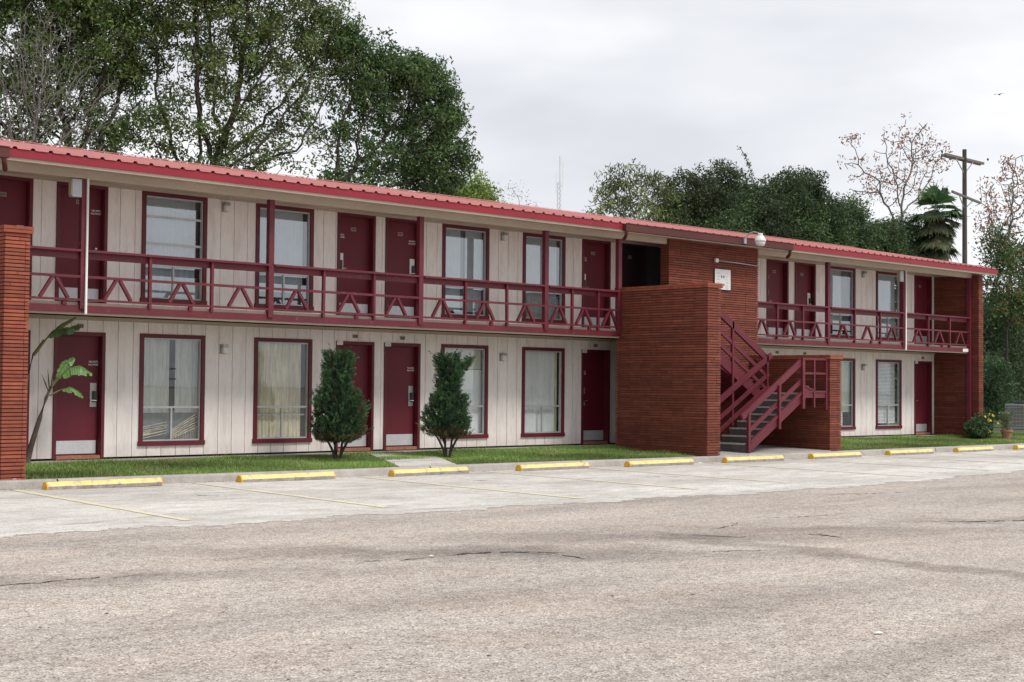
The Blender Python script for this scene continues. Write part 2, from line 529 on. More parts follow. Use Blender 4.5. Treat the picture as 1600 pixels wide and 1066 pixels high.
mb = MB(); mb.quad((-900, -900, -.36), (900, -900, -.36), (900, 900, -.36), (-900, 900, -.36))
tag(mb.build('ground', M['far_grass']), kind='structure')
sheet('asphalt_lot', [-400, -60, -30, -8, 0, 30, 90, 400], lambda x: -500, lambda x: -3.2, 0, M['asphalt'])

def edge_y(x):
    base = np.interp(x, [-40, -8.8, -6.8, -4.1, -1.2, .5, 2.6, 6.1, 11.5, 20, 40], [-9.0, -9.25, -9.45, -9.45, -9.53, -9.47, -9.77, -9.69, -9.15, -9.2, -9.3])
    return float(base + .10*math.sin(x*2.3)+.06*math.sin(x*5.1+1)+.05*math.sin(x*13.7)+.03*math.sin(x*31)+random.uniform(-.05, .05))
xs = sorted(set([round(-40+.05*i, 3) for i in range(int(80/.05))] + [-8.0, 0.0]))
sheet('concrete_bays', xs, edge_y, lambda x: ky(x)+.02, .003, M['conc'])

# painted bay lines (perpendicular to the kerb)
def line(x0, y0, x1, y1, wd=.10):
    mb = MB(); n = 30; dx, dy = x1-x0, y1-y0; L = math.hypot(dx, dy); px, py = -dy/L, dx/L
    P = []
    for i in range(n+1):
        t = i/n; x = x0+dx*t; y = y0+dy*t
        wa = wd/2*(1+random.uniform(-.22, .22)); wb = wd/2*(1+random.uniform(-.22, .22))
        P.append(((x+px*wa, y+py*wa), (x-px*wb, y-py*wb)))
    for (a, b), (c, d) in zip(P[:-1], P[1:]):
        mb.quad(*[(q[0], q[1], gz(q[0])+.008) for q in (a, b, d, c)])
    tag(mb.build('parking_line', M['yline']), kind='structure')
for x in (-8.95, -6.0, -3.15, -.05, 2.75, 5.15, 8.5, 11.45, 14.5, 17.5, 20.5):
    line(x, ky(x)-.1, x-.52 + random.uniform(-.05, .05), -8.9+random.uniform(-.2, .25), .12)
    # (paint wears off before the asphalt edge)

# kerb in cast lengths with dirt-filled joints
KY = -3.42; KB = -3.24
def kz(x): return gz(x)+.125

kerb_cuts = [-30, -18, -12, -5.3, 1.6, 5.2, 9.95, 10.05, 17.5, 24.5, 32, 45]
mb = MB()
for a, b in zip(kerb_cuts[:-1], kerb_cuts[1:]):
    xs_ = [a+.012] + sorted([v for v in [-8.0, 0.0]+[2+.7*i for i in range(11)] if a+.02 < v < b-.02]) + [b-.012]
    for p, q in zip(xs_[:-1], xs_[1:]):
        for (ya, za, yb, zb) in ((-.02, -.01, 0, .10), (0, .10, .03, .125), (.03, .125, .18, .125), (.18, .125, .18, -.1)):
            mb.quad((p, ky(p)+ya, gz(p)+za), (q, ky(q)+ya, gz(q)+za), (q, ky(q)+yb, gz(q)+zb), (p, ky(p)+yb, gz(p)+zb))
        mb.quad((p-.02, ky(p)+.05, -.4), (q+.02, ky(q)+.05, -.4), (q+.02, ky(q)+.05, -.15), (p-.02, ky(p)+.05, -.15), mi=1)
k = mb.build('kerb', [M['kerb'], M['crack']]); tag(k, kind='structure')

def lawn_z(x, y):
    t = min(1, max(0, (y-kb(x))/2.7))
    return kz(x)-.02 + ((-.035)-(kz(x)-.02))*t
mb = MB()
gx = [-30, -12, -8, -5, 0, 2, 3, 4, 5, 6, 7, 8, 9, 10, 15, 20, 25, 30, 36, 45]
gy = [0, -2.4, -1.5, -.54]
for a, b in zip(gx[:-1], gx[1:]):
    for c, d in zip(gy[:-1], gy[1:]):
        ca, cb = (kb(a), kb(b)) if c == 0 else (c, c)
        mb.quad(*[(x, y, lawn_z(x, y)) for x, y in ((a, ca), (b, cb), (b, d), (a, d))])
tag(mb.build('lawn_soil', M['soil']), kind='structure')
mb = MB()
mb.quad((24.2, -.54, -.035), (60, -.54, -.035), (60, 30, .1), (24.2, 30, .1))
mb.quad((45, kb(45), -.14), (60, kb(45), -.14), (60, -.54, -.035), (45, -.54, -.035))
tag(mb.build('side_ground', M['far_grass']), kind='structure')
mb = MB(); mb.box(-14, 24.3, -.55, .02, -.3, -.02)
tag(mb.build('building_apron', M['kerb']), kind='structure')
# path from the kerb to the paired doors, and the pad under the stairs
mb = MB()
mb.hexa([(1.05, kb(1)+.002, -.3), (2.35, kb(2)+.002, -.3), (3.75, -.56, -.3), (2.35, -.56, -.3),
         (1.05, kb(1)+.002, -.118), (2.35, kb(2)+.002, -.118), (3.75, -.56, -.022), (2.35, -.56, -.022)])
tag(mb.build('footpath', M['conc']), kind='structure')
yk = kb(11)+.002
mb = MB(); mb.hexa([(9.24, yk, -.3), (13.31, yk, -.3), (13.31, -1.16, -.3), (9.24, -1.16, -.3),
                    (9.24, yk, -.112), (13.31, yk, -.112), (13.31, -1.16, -.035), (9.24, -1.16, -.035)])
tag(mb.build('stair_pad', M['kerb']), kind='structure')

# cracks in the asphalt (open seams where the surface broke)
def crack(pts, wd):
    wd *= 1.6
    mb = MB(); P = []
    for (x0, y0), (x1, y1) in zip(pts[:-1], pts[1:]):
        n = max(2, int(math.hypot(x1-x0, y1-y0)/.06))
        for i in range(n):
            t = i/n; P.append((x0+(x1-x0)*t+random.uniform(-.02, .02), y0+(y1-y0)*t+random.uniform(-.035, .035)))
    P.append(pts[-1]); n = len(P)
    for i in range(n-1):
        w0 = wd*math.sin(math.pi*max(.02, i/n))*random.uniform(.15, 1); w1 = wd*math.sin(math.pi*max(.02, (i+1)/n))*random.uniform(.15, 1)
        a, b = P[i], P[i+1]; dx, dy = b[0]-a[0], b[1]-a[1]; L = math.hypot(dx, dy)+1e-6; px, py = -dy/L, dx/L
        if random.random() < .16: continue
        mb.quad((a[0]+px*w0, a[1]+py*w0, gz(a[0])+.004), (a[0]-px*w0, a[1]-py*w0, gz(a[0])+.004),
                (b[0]-px*w1, b[1]-py*w1, gz(b[0])+.004), (b[0]+px*w1, b[1]+py*w1, gz(b[0])+.004))
    tag(mb.build('asphalt_crack', M['crack']), kind='structure')
crack([(-6.7, -13.15), (-6.3, -13.10), (-5.94, -13.2), (-5.55, -13.62)], .022)
crack([(-2.35, -13.72), (-2.2, -14.0), (-2.23, -14.4)], .022)
crack([(.1, -13.7), (.55, -14.1), (1.4, -14.5), (2.4, -15.0)], .030)
crack([(-2.6, -12.9), (-2.1, -12.75), (-1.75, -12.6)], .014)
crack([(-4.6, -14.3), (-4.2, -14.4), (-3.9, -14.6)], .012)
crack([(-7.6, -12.9), (-7.1, -13.15), (-6.7, -13.15)], .014)
crack([(-5.9, -13.35), (-5.7, -13.7), (-5.75, -14.1)], .012)
crack([(-3.7, -12.95), (-3.3, -13.2), (-3.1, -13.6), (-2.8, -13.7)], .013)
crack([(-1.2, -12.2), (-.6, -12.5), (.3, -12.6)], .012)
crack([(-10.9, -12.3), (-10.2, -12.6), (-9.6, -12.6), (-9.0, -12.8)], .010)
crack([(2.6, -10.2), (3.3, -10.7), (4.4, -11.0)], .02)
crack([(4.0, -13.4), (5.0, -14.0), (6.2, -14.2)], .02)
r_ = np.random.default_rng(77)
mb = MB()
for k in range(150):      # oil drips and bits of grit
    x, y = r_.uniform(-13, 4), r_.uniform(-19.5, -10); s_ = r_.uniform(.005, .016)
    mb.f.append(tuple(range(len(mb.v), len(mb.v)+7))); mb.mi.append(0)
    mb.v += [(x+s_*math.cos(a_*.9)*r_.uniform(.6, 1.3), y+s_*math.sin(a_*.9)*r_.uniform(.6, 1.3), gz(x)+.004) for a_ in range(7)]
tag(mb.build('oil_spots', M['crack']), kind='structure')
for x0, y0, L in ((-4.6, -5.6, .35), (.8, -5.2, .3), (3.9, -6.1, .55), (9.0, -8.2, .6), (12.6, -8.35, .9), (15.2, -8.6, .7), (-.9, -6.4, .25), (12.0, -9.6, .8)):
    crack([(x0, y0), (x0+L*.6, y0-L*.35), (x0+L, y0-L*.7)], .03)

# ------------------------------------------------------------------ the motel
motel = empty('motel_building', (9, 0, 0), 'two storey motel block with beige grooved siding, maroon doors and red metal roof', 'motel')
XL, XR = -13.0, 23.70
PER = 6.83
DW, WW = .92, 1.28
Z2 = 2.56          # upper floor level
doors = []   # x0, z0, height, handle side, sticker, hidden
for i, x0 in enumerate((-5.12, -3.78, 1.98, 3.16, 8.78, 10.02, 15.59, 16.80, 22.62)):
    doors.append((x0, ['R', 'R', 'L', 'R', 'L', 'R', 'L', 'R', 'L'][i], i))
doors.append((-10.6, 'R', 9)); doors.append((-11.8, 'L', 10))
wins = [-8.9, -6.6, -2.20, .13, 4.65, 6.94, 18.30, 20.63]
op_low = [(d[0], d[0]+DW, 0, 2.12) for d in doors if d[2] != 5] + [(x, x+WW, .20, 2.13) for x in wins]
op_up = [(d[0], d[0]+DW, Z2, 4.61) for d in doors] + [(x, x+WW, 2.68, 4.60) for x in wins]

def siding(x0, x1, z0, z1, ops, y=0.0):
    mb = MB()
    def fill(a, b, ya, yb):
        cuts = sorted(set([a, b] + [v for o in ops for v in (o[0]+.02, o[1]-.02) if a < v < b]))
        for p, q in zip(cuts[:-1], cuts[1:]):
            mid = (p+q)/2
            zs = [(z0, z1)]
            for o in ops:
                if o[0]+.02 < mid < o[1]-.02:
                    nz = []
                    for u, v in zs:
                        if o[2]+.02 > u: nz.append((u, min(v, o[2]+.02)))
                        if o[3]-.02 < v: nz.append((max(u, o[3]-.02), v))
                    zs = [(u, v) for u, v in nz if v-u > .005]
            for u, v in zs: mb.box(p, q, ya, yb, u, v)
    g = -4.04
    while g > x0: g -= .285
    while g < x1:
        a, b = max(x0, g+.006), min(x1, g+.285-.006)
        if b > a: fill(a, b, y, y+.02)
        g += .285
    fill(x0, x1, y+.018, y+.04)
    return mb
wall = MB()
s1 = siding(XL, XR, .015, 2.32, op_low); s2 = siding(XL, 9.98, Z2-.02, 4.60, op_up); s3 = siding(13.4, XR, Z2-.02, 4.60, op_up)
for s in (s1, s2, s3):
    i = len(wall.v); wall.v += s.v; wall.f += [tuple(i+k for k in f) for f in s.f]; wall.mi += s.mi
wall_o = child(wall, 'wall', M['siding'], motel)
child(siding(9.98, 13.4, Z2-.02, 4.60, op_up), 'dark_wall_panel', M['recess'], motel)  # stretch of siding with the shade put into its colour
# body of the building behind the room fronts
mb = MB()
mb.box(XL, XR, 6.3, 6.5, -.2, 4.62); mb.box(XL, XL+.12, .05, 6.3, -.2, 4.62)
mb.box(XL, XR, .05, 6.3, 2.34, 2.5, mi=1); mb.box(XL, XR, 1.6, 1.7, -.2, 4.6, mi=1)
mb.box(XL, XR, .05, 6.3, -.2, -.01, mi=1)
child(mb, 'rear_wall', [M['siding'], M['dark']], motel)
# trims at the head of each storey
mb = MB(); mb.box(XL, XR, -.03, 0.02, 2.322, 2.38); mb.box(XL, XR, -.03, .02, 4.602, 4.66)
child(mb, 'trim_board', M['trim'], motel)

# ---- doors
def txt(s, size, loc, mat, name):
    cu = bpy.data.curves.new(name, 'FONT'); cu.body = s; cu.size = size; cu.align_x = 'CENTER'; cu.align_y = 'CENTER'
    cu.offset = size*.025; cu.extrude = .001; cu.materials.append(mat)
    o = bpy.data.objects.new(name, cu); COL.objects.link(o)
    bpy.context.view_layer.update()
    me = bpy.data.meshes.new_from_object(o)
    bpy.data.objects.remove(o); bpy.data.curves.remove(cu)
    o = bpy.data.objects.new(name, me); COL.objects.link(o)
    o.location = loc; o.rotation_euler = (math.pi/2, 0, 0)
    return o
def place_txt(o, parent):
    p = parent; w = Vector((0, 0, 0))
    while p: w += Vector(p.location); p = p.parent
    o.location = Vector(o.location)-w; o.parent = parent
def make_door(x0, z0, H, side, upper, idx):
    x1 = x0+DW; zt = z0+H
    # slab
    mb = MB(); mb.box(x0+.06, x1-.06, .10, .145, z0+.06, zt-.06)
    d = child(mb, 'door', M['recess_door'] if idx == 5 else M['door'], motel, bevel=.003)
    mb = MB()
    if not upper or True:
        c = .058
        mb.box(x0, x0+c, -.028, .004, z0, zt); mb.box(x1-c, x1, -.028, .004, z0, zt); mb.box(x0+c, x1-c, -.028, .004, zt-c, zt)
        mb.box(x0+.03, x0+.066, .004, .15, z0, zt-.03); mb.box(x1-.066, x1-.03, .004, .15, z0, zt-.03); mb.box(x0+.066, x1-.066, .004, .15, zt-.066, zt-.03)
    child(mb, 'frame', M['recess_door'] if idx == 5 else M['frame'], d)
    mb = MB(); mb.box(x0+.066, x1-.066, -.02, .098, z0-.005, z0+.055)
    child(mb, 'threshold', M['sill'] if not upper else M['trim'], d)
    mb = MB(); mb.box(x0+.09, x1-.09, .092, .101, z0+.08, z0+.30)
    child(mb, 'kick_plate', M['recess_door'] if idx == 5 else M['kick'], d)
    hx = x1-.155 if side == 'R' else x0+.155
    if idx == 5: pass
    elif idx == 1 and upper:
        mb = MB(); mb.lathe([(.001, 0), (.028, .004), (.03, .03), (.02, .045), (.001, .05)], (0, 0, 0), 12)
        mb.v = [(hx+v[0], .10-v[2], z0+.98+v[1]) for v in mb.v]
        child(mb, 'knob', M['chrome'], d, smooth=True)
    else:
        mb = MB(); mb.box(hx-.062, hx+.062, .084, .101, z0+.86, z0+1.27)
        child(mb, 'lock_plate', M['whitepl'] if upper else M['lockm'], d, bevel=.006)
        s = 1 if side == 'R' else -1
        mb = MB(); mb.box(hx+s*.02-.035, hx+s*.02+.035, .045, .084, z0+.95, z0+1.13)
        mb.tube([(hx+s*.02, .05, z0+.97), (hx+s*.02, .02, z0+.97), (hx-s*.09, .018, z0+.975)], .011, 8, mi=1)
        child(mb, 'handle', [M['black'], M['chrome']], d)
    if idx in (1, 2, 3, 4, 6, 8):
        zs = z0+1.60
        a = txt('NO PETS', .042, (hx, .097, zs+.024), M['sticker'], 'sticker_text'); place_txt(a, d)
        b = txt('ALLOWED', .040, (hx, .097, zs-.024), M['sticker'], 'sticker_text'); place_txt(b, d)
    cx = (x0+x1)/2
    mb = MB()
    if upper:
        zp = zt-.30; yy = .094
    else:
        zp = zt+.10; yy = -.012
    mb.box(cx-.062, cx+.062, yy, yy+.012, zp-.036, zp+.036)
    for k in (-.034, 0, .034):
        mb.box(cx+k-.009, cx+k+.009, yy-.003, yy, zp-.02, zp+.02, mi=1)
    child(mb, 'number_plate', [M['plate'], M['ink']], d)
    if not upper and idx in (2, 3, 4, 8):
        mb = MB(); mb.box(x0+.004, x0+.145, -.036, -.0285, zt-.075, zt-.002)
        for k in range(4): mb.box(x0+.03+k*.024, x0+.044+k*.024, -.038, -.036, zt-.05, zt-.03, mi=1)
        child(mb, 'sticker', [M['sticker'], M['greyink']], d)
    return d
for x0, side, idx in doors:
    if idx != 5: make_door(x0, 0, 2.12, side, False, idx)
    make_door(x0, Z2, 2.05, side, True, idx)

# ---- windows
def curtain(parent, x0, x1, z0, z1, mat, y=.13, pleats=0, amp=.012, name='curtain', skew=0.0):
    mb = MB()
    n = max(2, int((x1-x0)/.012)) if pleats else 2
    for i in range(n):
        a, b = x0+(x1-x0)*i/n, x0+(x1-x0)*(i+1)/n
        f = lambda x: y + (amp*math.sin((x-x0)*2*math.pi*pleats)+amp*.4*math.sin((x-x0)*2*math.pi*pleats*2.3+1) if pleats else 0)
        mb.quad((a, f(a), z0+skew*(a-x0)), (b, f(b), z0+skew*(b-x0)), (b, f(b), z1), (a, f(a), z1))
    return child(mb, name, mat, parent)
def make_window(x0, z0, z1, upper, style):
    x1 = x0+WW
    mb = MB(); c = .07
    mb.box(x0-.005, x0+c, -.030, .004, z0, z1); mb.box(x1-c, x1+.005, -.030, .004, z0, z1)
    mb.box(x0+c, x1-c, -.030, .004, z1-c, z1); mb.box(x0-.02, x1+.02, -.040, .004, z0-.012, z0+c)
    fr = child(mb, 'window', M['frame'], motel, bevel=.003)
    zm = z0+(z1-z0)*.34; ix0, ix1, iz0, iz1 = x0+c-.01, x1-c+.01, z0+c-.005, z1-c+.005
    mb = MB(); a = .028
    mb.box(ix0, ix0+a, .005, .06, iz0, iz1); mb.box(ix1-a, ix1, .005, .06, iz0, iz1)
    mb.box(ix0+a, ix1-a, .005, .06, iz1-a, iz1); mb.box(ix0+a, ix1-a, .005, .06, iz0, iz0+a)
    mb.box(ix0+a, ix1-a, .012, .055, zm-.018, zm+.018)
    xm = (ix0+ix1)/2
    mb.box(xm-.016, xm+.016, .008, .05, iz0+a, zm-.018)
    if style == 'bars':
        for zz in (z0+1.03, z0+1.50): mb.box(ix0+a, ix1-a, .02, .05, zz-.02, zz+.02)
    if style == 'beige':
        for xa, xb in ((ix0+a, xm-.016), (xm+.016, ix1-a)): mb.box(xa, xb, .07, .09, zm-.16, zm-.135)
    child(mb, 'sash', M['alu'], fr)
    mb = MB(); mb.quad((ix0, .034, iz0), (ix1, .034, iz0), (ix1, .034, iz1), (ix0, .034, iz1))
    child(mb, 'pane', M['glassup'] if upper else M['glass'], fr)
    X0, X1, A, B = ix0-.02, ix1+.02, iz0-.02, iz1+.02
    if style == 'shabby':      # half drawn grey curtain, collapsed blind slats at the bottom
        curtain(fr, X0, xm+.02, zm-.1, B, M['c_grey'], .16, 6, .012)
        curtain(fr, xm+.15, X1, zm-.1, B, M['c_grey'], .16, 6, .012)
        curtain(fr, X0, X1, A, zm-.06, M['c_dim'], .19)
        mb = MB()
        for k in range(9):
            za = A+.05+k*.022; mb.bar((X0, .12, za+.02*math.sin(k)), (xm-.02, .12, za+.11+.02*math.sin(k*1.7)), .03, .007)
        for k in range(8):
            za = A+.04+k*.02; mb.bar((xm+.02, .12, za), (X1-.05*(k % 3), .12, za+.22+.012*k), .03, .006)
        for k in range(14):
            xa = xm+.10+k*.034; mb.bar((xa, .11, A+.02), (xa+.02, .11, A+.12+.012*k), .012, .004)
        child(mb, 'broken_blind', M['c_beige'], fr)
        mb = MB()
        for zz in (z0+1.33, z0+1.15): mb.box(xm-.045, xm+.085, .028, .0335, zz-.012, zz+.012)
        child(mb, 'tape', M['black'], fr)
    elif style == 'beige':
        curtain(fr, X0, X1-.09, A, B, M['c_beige'], .15, 9, .016)
    elif style == 'sheet':
        curtain(fr, X0, X1, A, z0+1.42, M['c_white'], .13, 3, .006); curtain(fr, X0, X1, z0+1.43, B, M['c_green'], .14, 4, .008)
    elif style == 'greywhite':
        curtain(fr, X0, X1-.12, A, B, M['c_white'], .14, 2.2, .008); curtain(fr, X1-.10, X1, A, B, M['c_beige'], .17, 9, .01)
    elif style == 'green':
        curtain(fr, X0, X1, A+.42, B, M['c_green'], .14, 8, .012); curtain(fr, X0, X1-.3, A, A+.41, M['c_white'], .16, 5, .012)
    elif style == 'blinds':
        mb = MB()
        for k in range(44):
            zz = A+.10+k*(B-A-.12)/44; mb.hexa([(X0, .10, zz), (X1-.10, .10, zz), (X1-.10, .125, zz+.030), (X0, .125, zz+.030), (X0, .101, zz+.002), (X1-.10, .101, zz+.002), (X1-.10, .126, zz+.032), (X0, .126, zz+.032)])
        child(mb, 'blind', M['c_white'], fr)
    elif style == 'bars':
        curtain(fr, X0, X1-.10, A+.3, B, M['c_blue'], .15, 6, .006); curtain(fr, X0, X1, A, A+.35, M['c_grey'], .12, 5, .010)
    elif style == 'ushade':
        curtain(fr, X0, X1-.10, A+.25, B, M['c_blue'], .13, 2, .004)
        mb = MB(); mb.box(X0+.05, X1-.02, .12, .2, A+.02, A+.27); child(mb, 'air_conditioner', M['dark'], fr)  # dark box added in place of a reflection low in the glass
    elif style == 'two_sheets':
        curtain(fr, X0, xm-.04, A+.1, B, M['c_blue'], .13, 3, .006); curtain(fr, xm+.10, X1-.03, A+.1, B, M['c_blue'], .13, 3, .006)
        curtain(fr, xm-.04, xm+.10, A, B, M['c_dim'], .2)
    elif style == 'upale':
        curtain(fr, X0, X1-.09, A+.15, B, M['c_blue'], .13, 2.5, .006); curtain(fr, X0+.2, X1, A, A+.5, M['c_grey'], .12, 5, .010)
    elif style == 'ugap':
        curtain(fr, X0, X1-.42, A+.3, B, M['c_blue'], .13, 3, .008); curtain(fr, X1-.40, X1, A+.3, B, M['c_dim'], .15, 6, .01)
        mb = MB(); mb.box(X0+.08, X0+.42, .11, .16, z0+1.25, z0+1.55); child(mb, 'paper_notice', M['c_grey'], fr)
    return fr
low_style = ['greywhite', 'beige', 'shabby', 'beige', 'sheet', 'greywhite', 'green', 'blinds']
up_style = ['upale', 'two_sheets', 'bars', 'ushade', 'two_sheets', 'upale', 'ugap', 'upale']
for x, a, b in zip(wins, low_style, up_style):
    make_window(x, .20, 2.13, False, a); make_window(x, 2.68, 4.60, True, b)

# ---- balcony
def deck(xa, xb, yfr=-1.12):
    if yfr > -1.1:
        mb = MB(); mb.box(xa, xb, yfr, 0, 2.40, 2.55); child(mb, 'balcony_deck', M['trim'], motel); return
    mb = MB(); mb.box(xa, xb, -1.12, 0, 2.42, 2.55)
    mb.box(xa, xb, -1.12, -1.02, 2.352, 2.42, mi=1); mb.box(xa, xb, -1.02, 0, 2.40, 2.42, mi=1)
    d = child(mb, 'balcony_deck', [M['trim'], M['soffit']], motel)
    mb = MB(); mb.box(xa, xb, -1.155, -1.12, 2.385, 2.50)
    child(mb, 'deck_fascia', M['maroon'], d)
deck(-5.70, 8.80); deck(8.80, 9.25, -1.015); deck(9.25, 10.29); deck(10.29, 13.61, -.99); deck(13.61, 23.72)
deck(XL, -6.07)
POSTS = [-3.88, -.32, 3.11, 6.50, 8.75, 16.64, 20.18]
for x in POSTS:
    mb = MB(); mb.box(x-.055, x+.055, -1.19, -1.09, 2.44, 4.52)
    if x == -3.88:
        pass
    child(mb, 'post', M['maroon'], motel, bevel=.006)
def railing(xa, xb, bal, apx):
    mb = MB(); mb.box(xa, xb, -1.225, -1.055, 3.345, 3.385)
    rail = child(mb, 'railing', M['maroon'], motel, bevel=.004)
    mb = MB(); mb.box(xa, xb, -1.13, -1.10, 3.24, 3.345); child(mb, 'rail_board', M['maroon'], rail)
    mb = MB(); mb.box(xa, xb, -1.185, -1.125, 2.935, 2.975); child(mb, 'middle_rail', M['maroon'], rail)
    mb = MB(); mb.box(xa, xb, -1.185, -1.125, 2.570, 2.605); child(mb, 'bottom_rail', M['maroon'], rail)
    for i, x in enumerate(bal):
        mb = MB(); t = random.uniform(-.012, .012)
        mb.hexa([(x-.024+t, -1.19, 2.50), (x+.024+t, -1.19, 2.50), (x+.024+t, -1.135, 2.50), (x-.024+t, -1.135, 2.50),
                 (x-.024, -1.19, 3.345), (x+.024, -1.19, 3.345), (x+.024, -1.135, 3.345), (x-.024, -1.135, 3.345)])
        child(mb, 'baluster', M['maroon'], rail)
    for i, x in enumerate(apx):
        for s in (-1, 1):
            xe = max(xa+.01, min(xb-.01, x+s*.235))
            mb = MB(); mb.bar((x+s*.03, -1.15, 2.935), (xe, -1.15, 2.607), .05, .055, up=(0, 1, 0)); child(mb, 'brace', M['maroon'], rail)
        if i % 2 and x+.2 < xb:
            mb = MB(); mb.box(x+.14, x+.21, -1.17, -1.13, 2.50, 2.57); child(mb, 'stub', M['maroon'], rail)
e = .056
railing(-5.69, -3.88-e, [-4.95], [-5.35, -4.36])
railing(-3.88+e, -.32-e, [-2.69, -1.51], [-3.26, -2.09, -.93])
railing(-.32+e, 3.11-e, [.83, 1.98], [.25, 1.41, 2.52])
railing(3.11+e, 6.50-e, [4.26, 5.38], [3.66, 4.80, 5.93])
railing(6.50+e, 8.75-e, [7.28, 8.08], [6.88, 7.65, 8.47])
railing(13.62, 16.64-e, [14.47, 15.53], [13.88, 14.99, 16.1])
railing(16.64+e, 20.18-e, [17.82, 19.02], [17.31, 18.44, 19.61])
railing(20.18+e, 23.70, [21.42, 22.56], [20.92, 22.01, 23.14])
railing(XL, -6.08, [-12, -11, -10, -9, -8, -7], [-12.5, -11.5, -10.5, -9.5, -8.5, -7.5, -6.6])
for x, zt in ((-3.845, 4.52), (20.215, 4.52)):     # white conduits strapped to two of the posts
    mb = MB(); mb.tube([(x, -1.21, 2.36), (x, -1.21, zt)], .021, 10)
    child(mb, 'conduit_pipe', M['whitepl'], motel, smooth=True)
mb = MB(); mb.box(23.30, 23.70, -1.16, -1.1555, 2.39, 2.48); child(mb, 'bare_fascia_patch', M['siding'], motel)

# ---- roof
def roof():
    mb = MB()
    x0, x1 = XL-.4, 24.28; yf, zf, yr, zr = -1.72, 4.775, 3.2, 5.70; yb, zb = 8.1, 4.775
    prof = []
    x = x0; pitch = .286; off = (x0 - (-5.31)) % pitch; x = x0 - off
    while x < x1:
        prof += [(x-.045, 0), (x-.022, .032), (x+.022, .032), (x+.045, 0), (x+.135, 0), (x+.143, .006), (x+.150, 0)]
        x += pitch
    prof = [p for p in prof if x0 <= p[0] <= x1]; prof = [(x0, 0)]+prof+[(x1, 0)]
    rows = [[(p, yf-.02, zf+h) for p, h in prof], [(p, yr, zr+h) for p, h in prof], [(p, yb, zb+h) for p, h in prof]]
    n = len(prof); base = 0
    for r in rows: mb.v += r
    for j in range(2):
        for i in range(n-1):
            mb.f.append((j*n+i, j*n+i+1, (j+1)*n+i+1, (j+1)*n+i)); mb.mi.append(0)
    r = child(mb, 'roof', M['roof'], motel)
    # ridge cap
    mb = MB(); mb.hexa([(x0-.02, yr-.16, zr+.012), (x1+.02, yr-.16, zr+.012), (x1+.02, yr, zr+.045), (x0-.02, yr, zr+.045),
                        (x0-.02, yr-.16, zr+.016), (x1+.02, yr-.16, zr+.016), (x1+.02, yr, zr+.051), (x0-.02, yr, zr+.051)])
    child(mb, 'ridge_cap', M['roof'], r)
    mb = MB(); mb.box(x0, 8.24, yf, yf+.03, 4.648, 4.772); mb.box(14.22, x1, yf, yf+.03, 4.648, 4.772)
    mb.box(8.24, 14.22, yf+.001, yf+.03, 4.66, 4.772)
    # rake boards on the gable ends
    for xe in (x0, x1-.03):
        mb.hexa([(xe, yf+.03, 4.655), (xe+.03, yf+.03, 4.655), (xe+.03, yr, 5.58), (xe, yr, 5.58), (xe, yf+.03, 4.772), (xe+.03, yf+.03, 4.772), (xe+.03, yr, 5.695), (xe, yr, 5.695)])
        mb.hexa([(xe, yr, 5.58), (xe+.03, yr, 5.58), (xe+.03, yb, 4.655), (xe, yb, 4.655), (xe, yr, 5.695), (xe+.03, yr, 5.695), (xe+.03, yb, 4.772), (xe, yb, 4.772)])
    child(mb, 'fascia', M['fascia'], r)
    mb = MB(); mb.box(x0+.03, x1-.03, yf+.03, 8.0, 4.645, 4.662); mb.box(x0+.03, 10.295, -1.19, -1.09, 4.52, 4.645); mb.box(13.605, x1-.06, -1.19, -1.09, 4.52, 4.645)
    mb.box(x0+.03, x1-.03, yf+.03, yf+.09, 4.60, 4.645)
    child(mb, 'soffit', M['soffit'], r)
    # gable infill
    mb = MB()
    for xe in (x0+.035, x1-.04): mb.tri((xe, yf+.1, 4.66), (xe, yb-.1, 4.66), (xe, yr, 5.62))
    child(mb, 'gable', M['siding'], r)
    def gutter(a, b):
        mb = MB(); g0, g1 = yf-.10, yf-.004
        mb.box(a, b, g0, g0+.008, 4.620, 4.765); mb.box(a, b, g0, g1, 4.612, 4.620); mb.box(a, b, g0-.012, g0+.012, 4.765, 4.779)
        mb.box(a, a+.006, g0+.008, g1, 4.620, 4.765); mb.box(b-.006, b, g0+.008, g1, 4.620, 4.765)
        g = child(mb, 'gutter', M['gutter'], r)
        for xe in (a+.06, b-.06):
            mb = MB(); mb.tube([(xe, yf-.05, 4.65), (xe, yf-.05, 4.58), (xe+.02, yf-.02, 4.52), (xe+.06, yf+.05, 4.475), (xe+.09, yf+.11, 4.46)], .038, 8)
            child(mb, 'downspout_elbow', M['gutter'], g, smooth=True)
    gutter(8.24, 14.22); gutter(-11.4, -5.43)
    return r
roof()

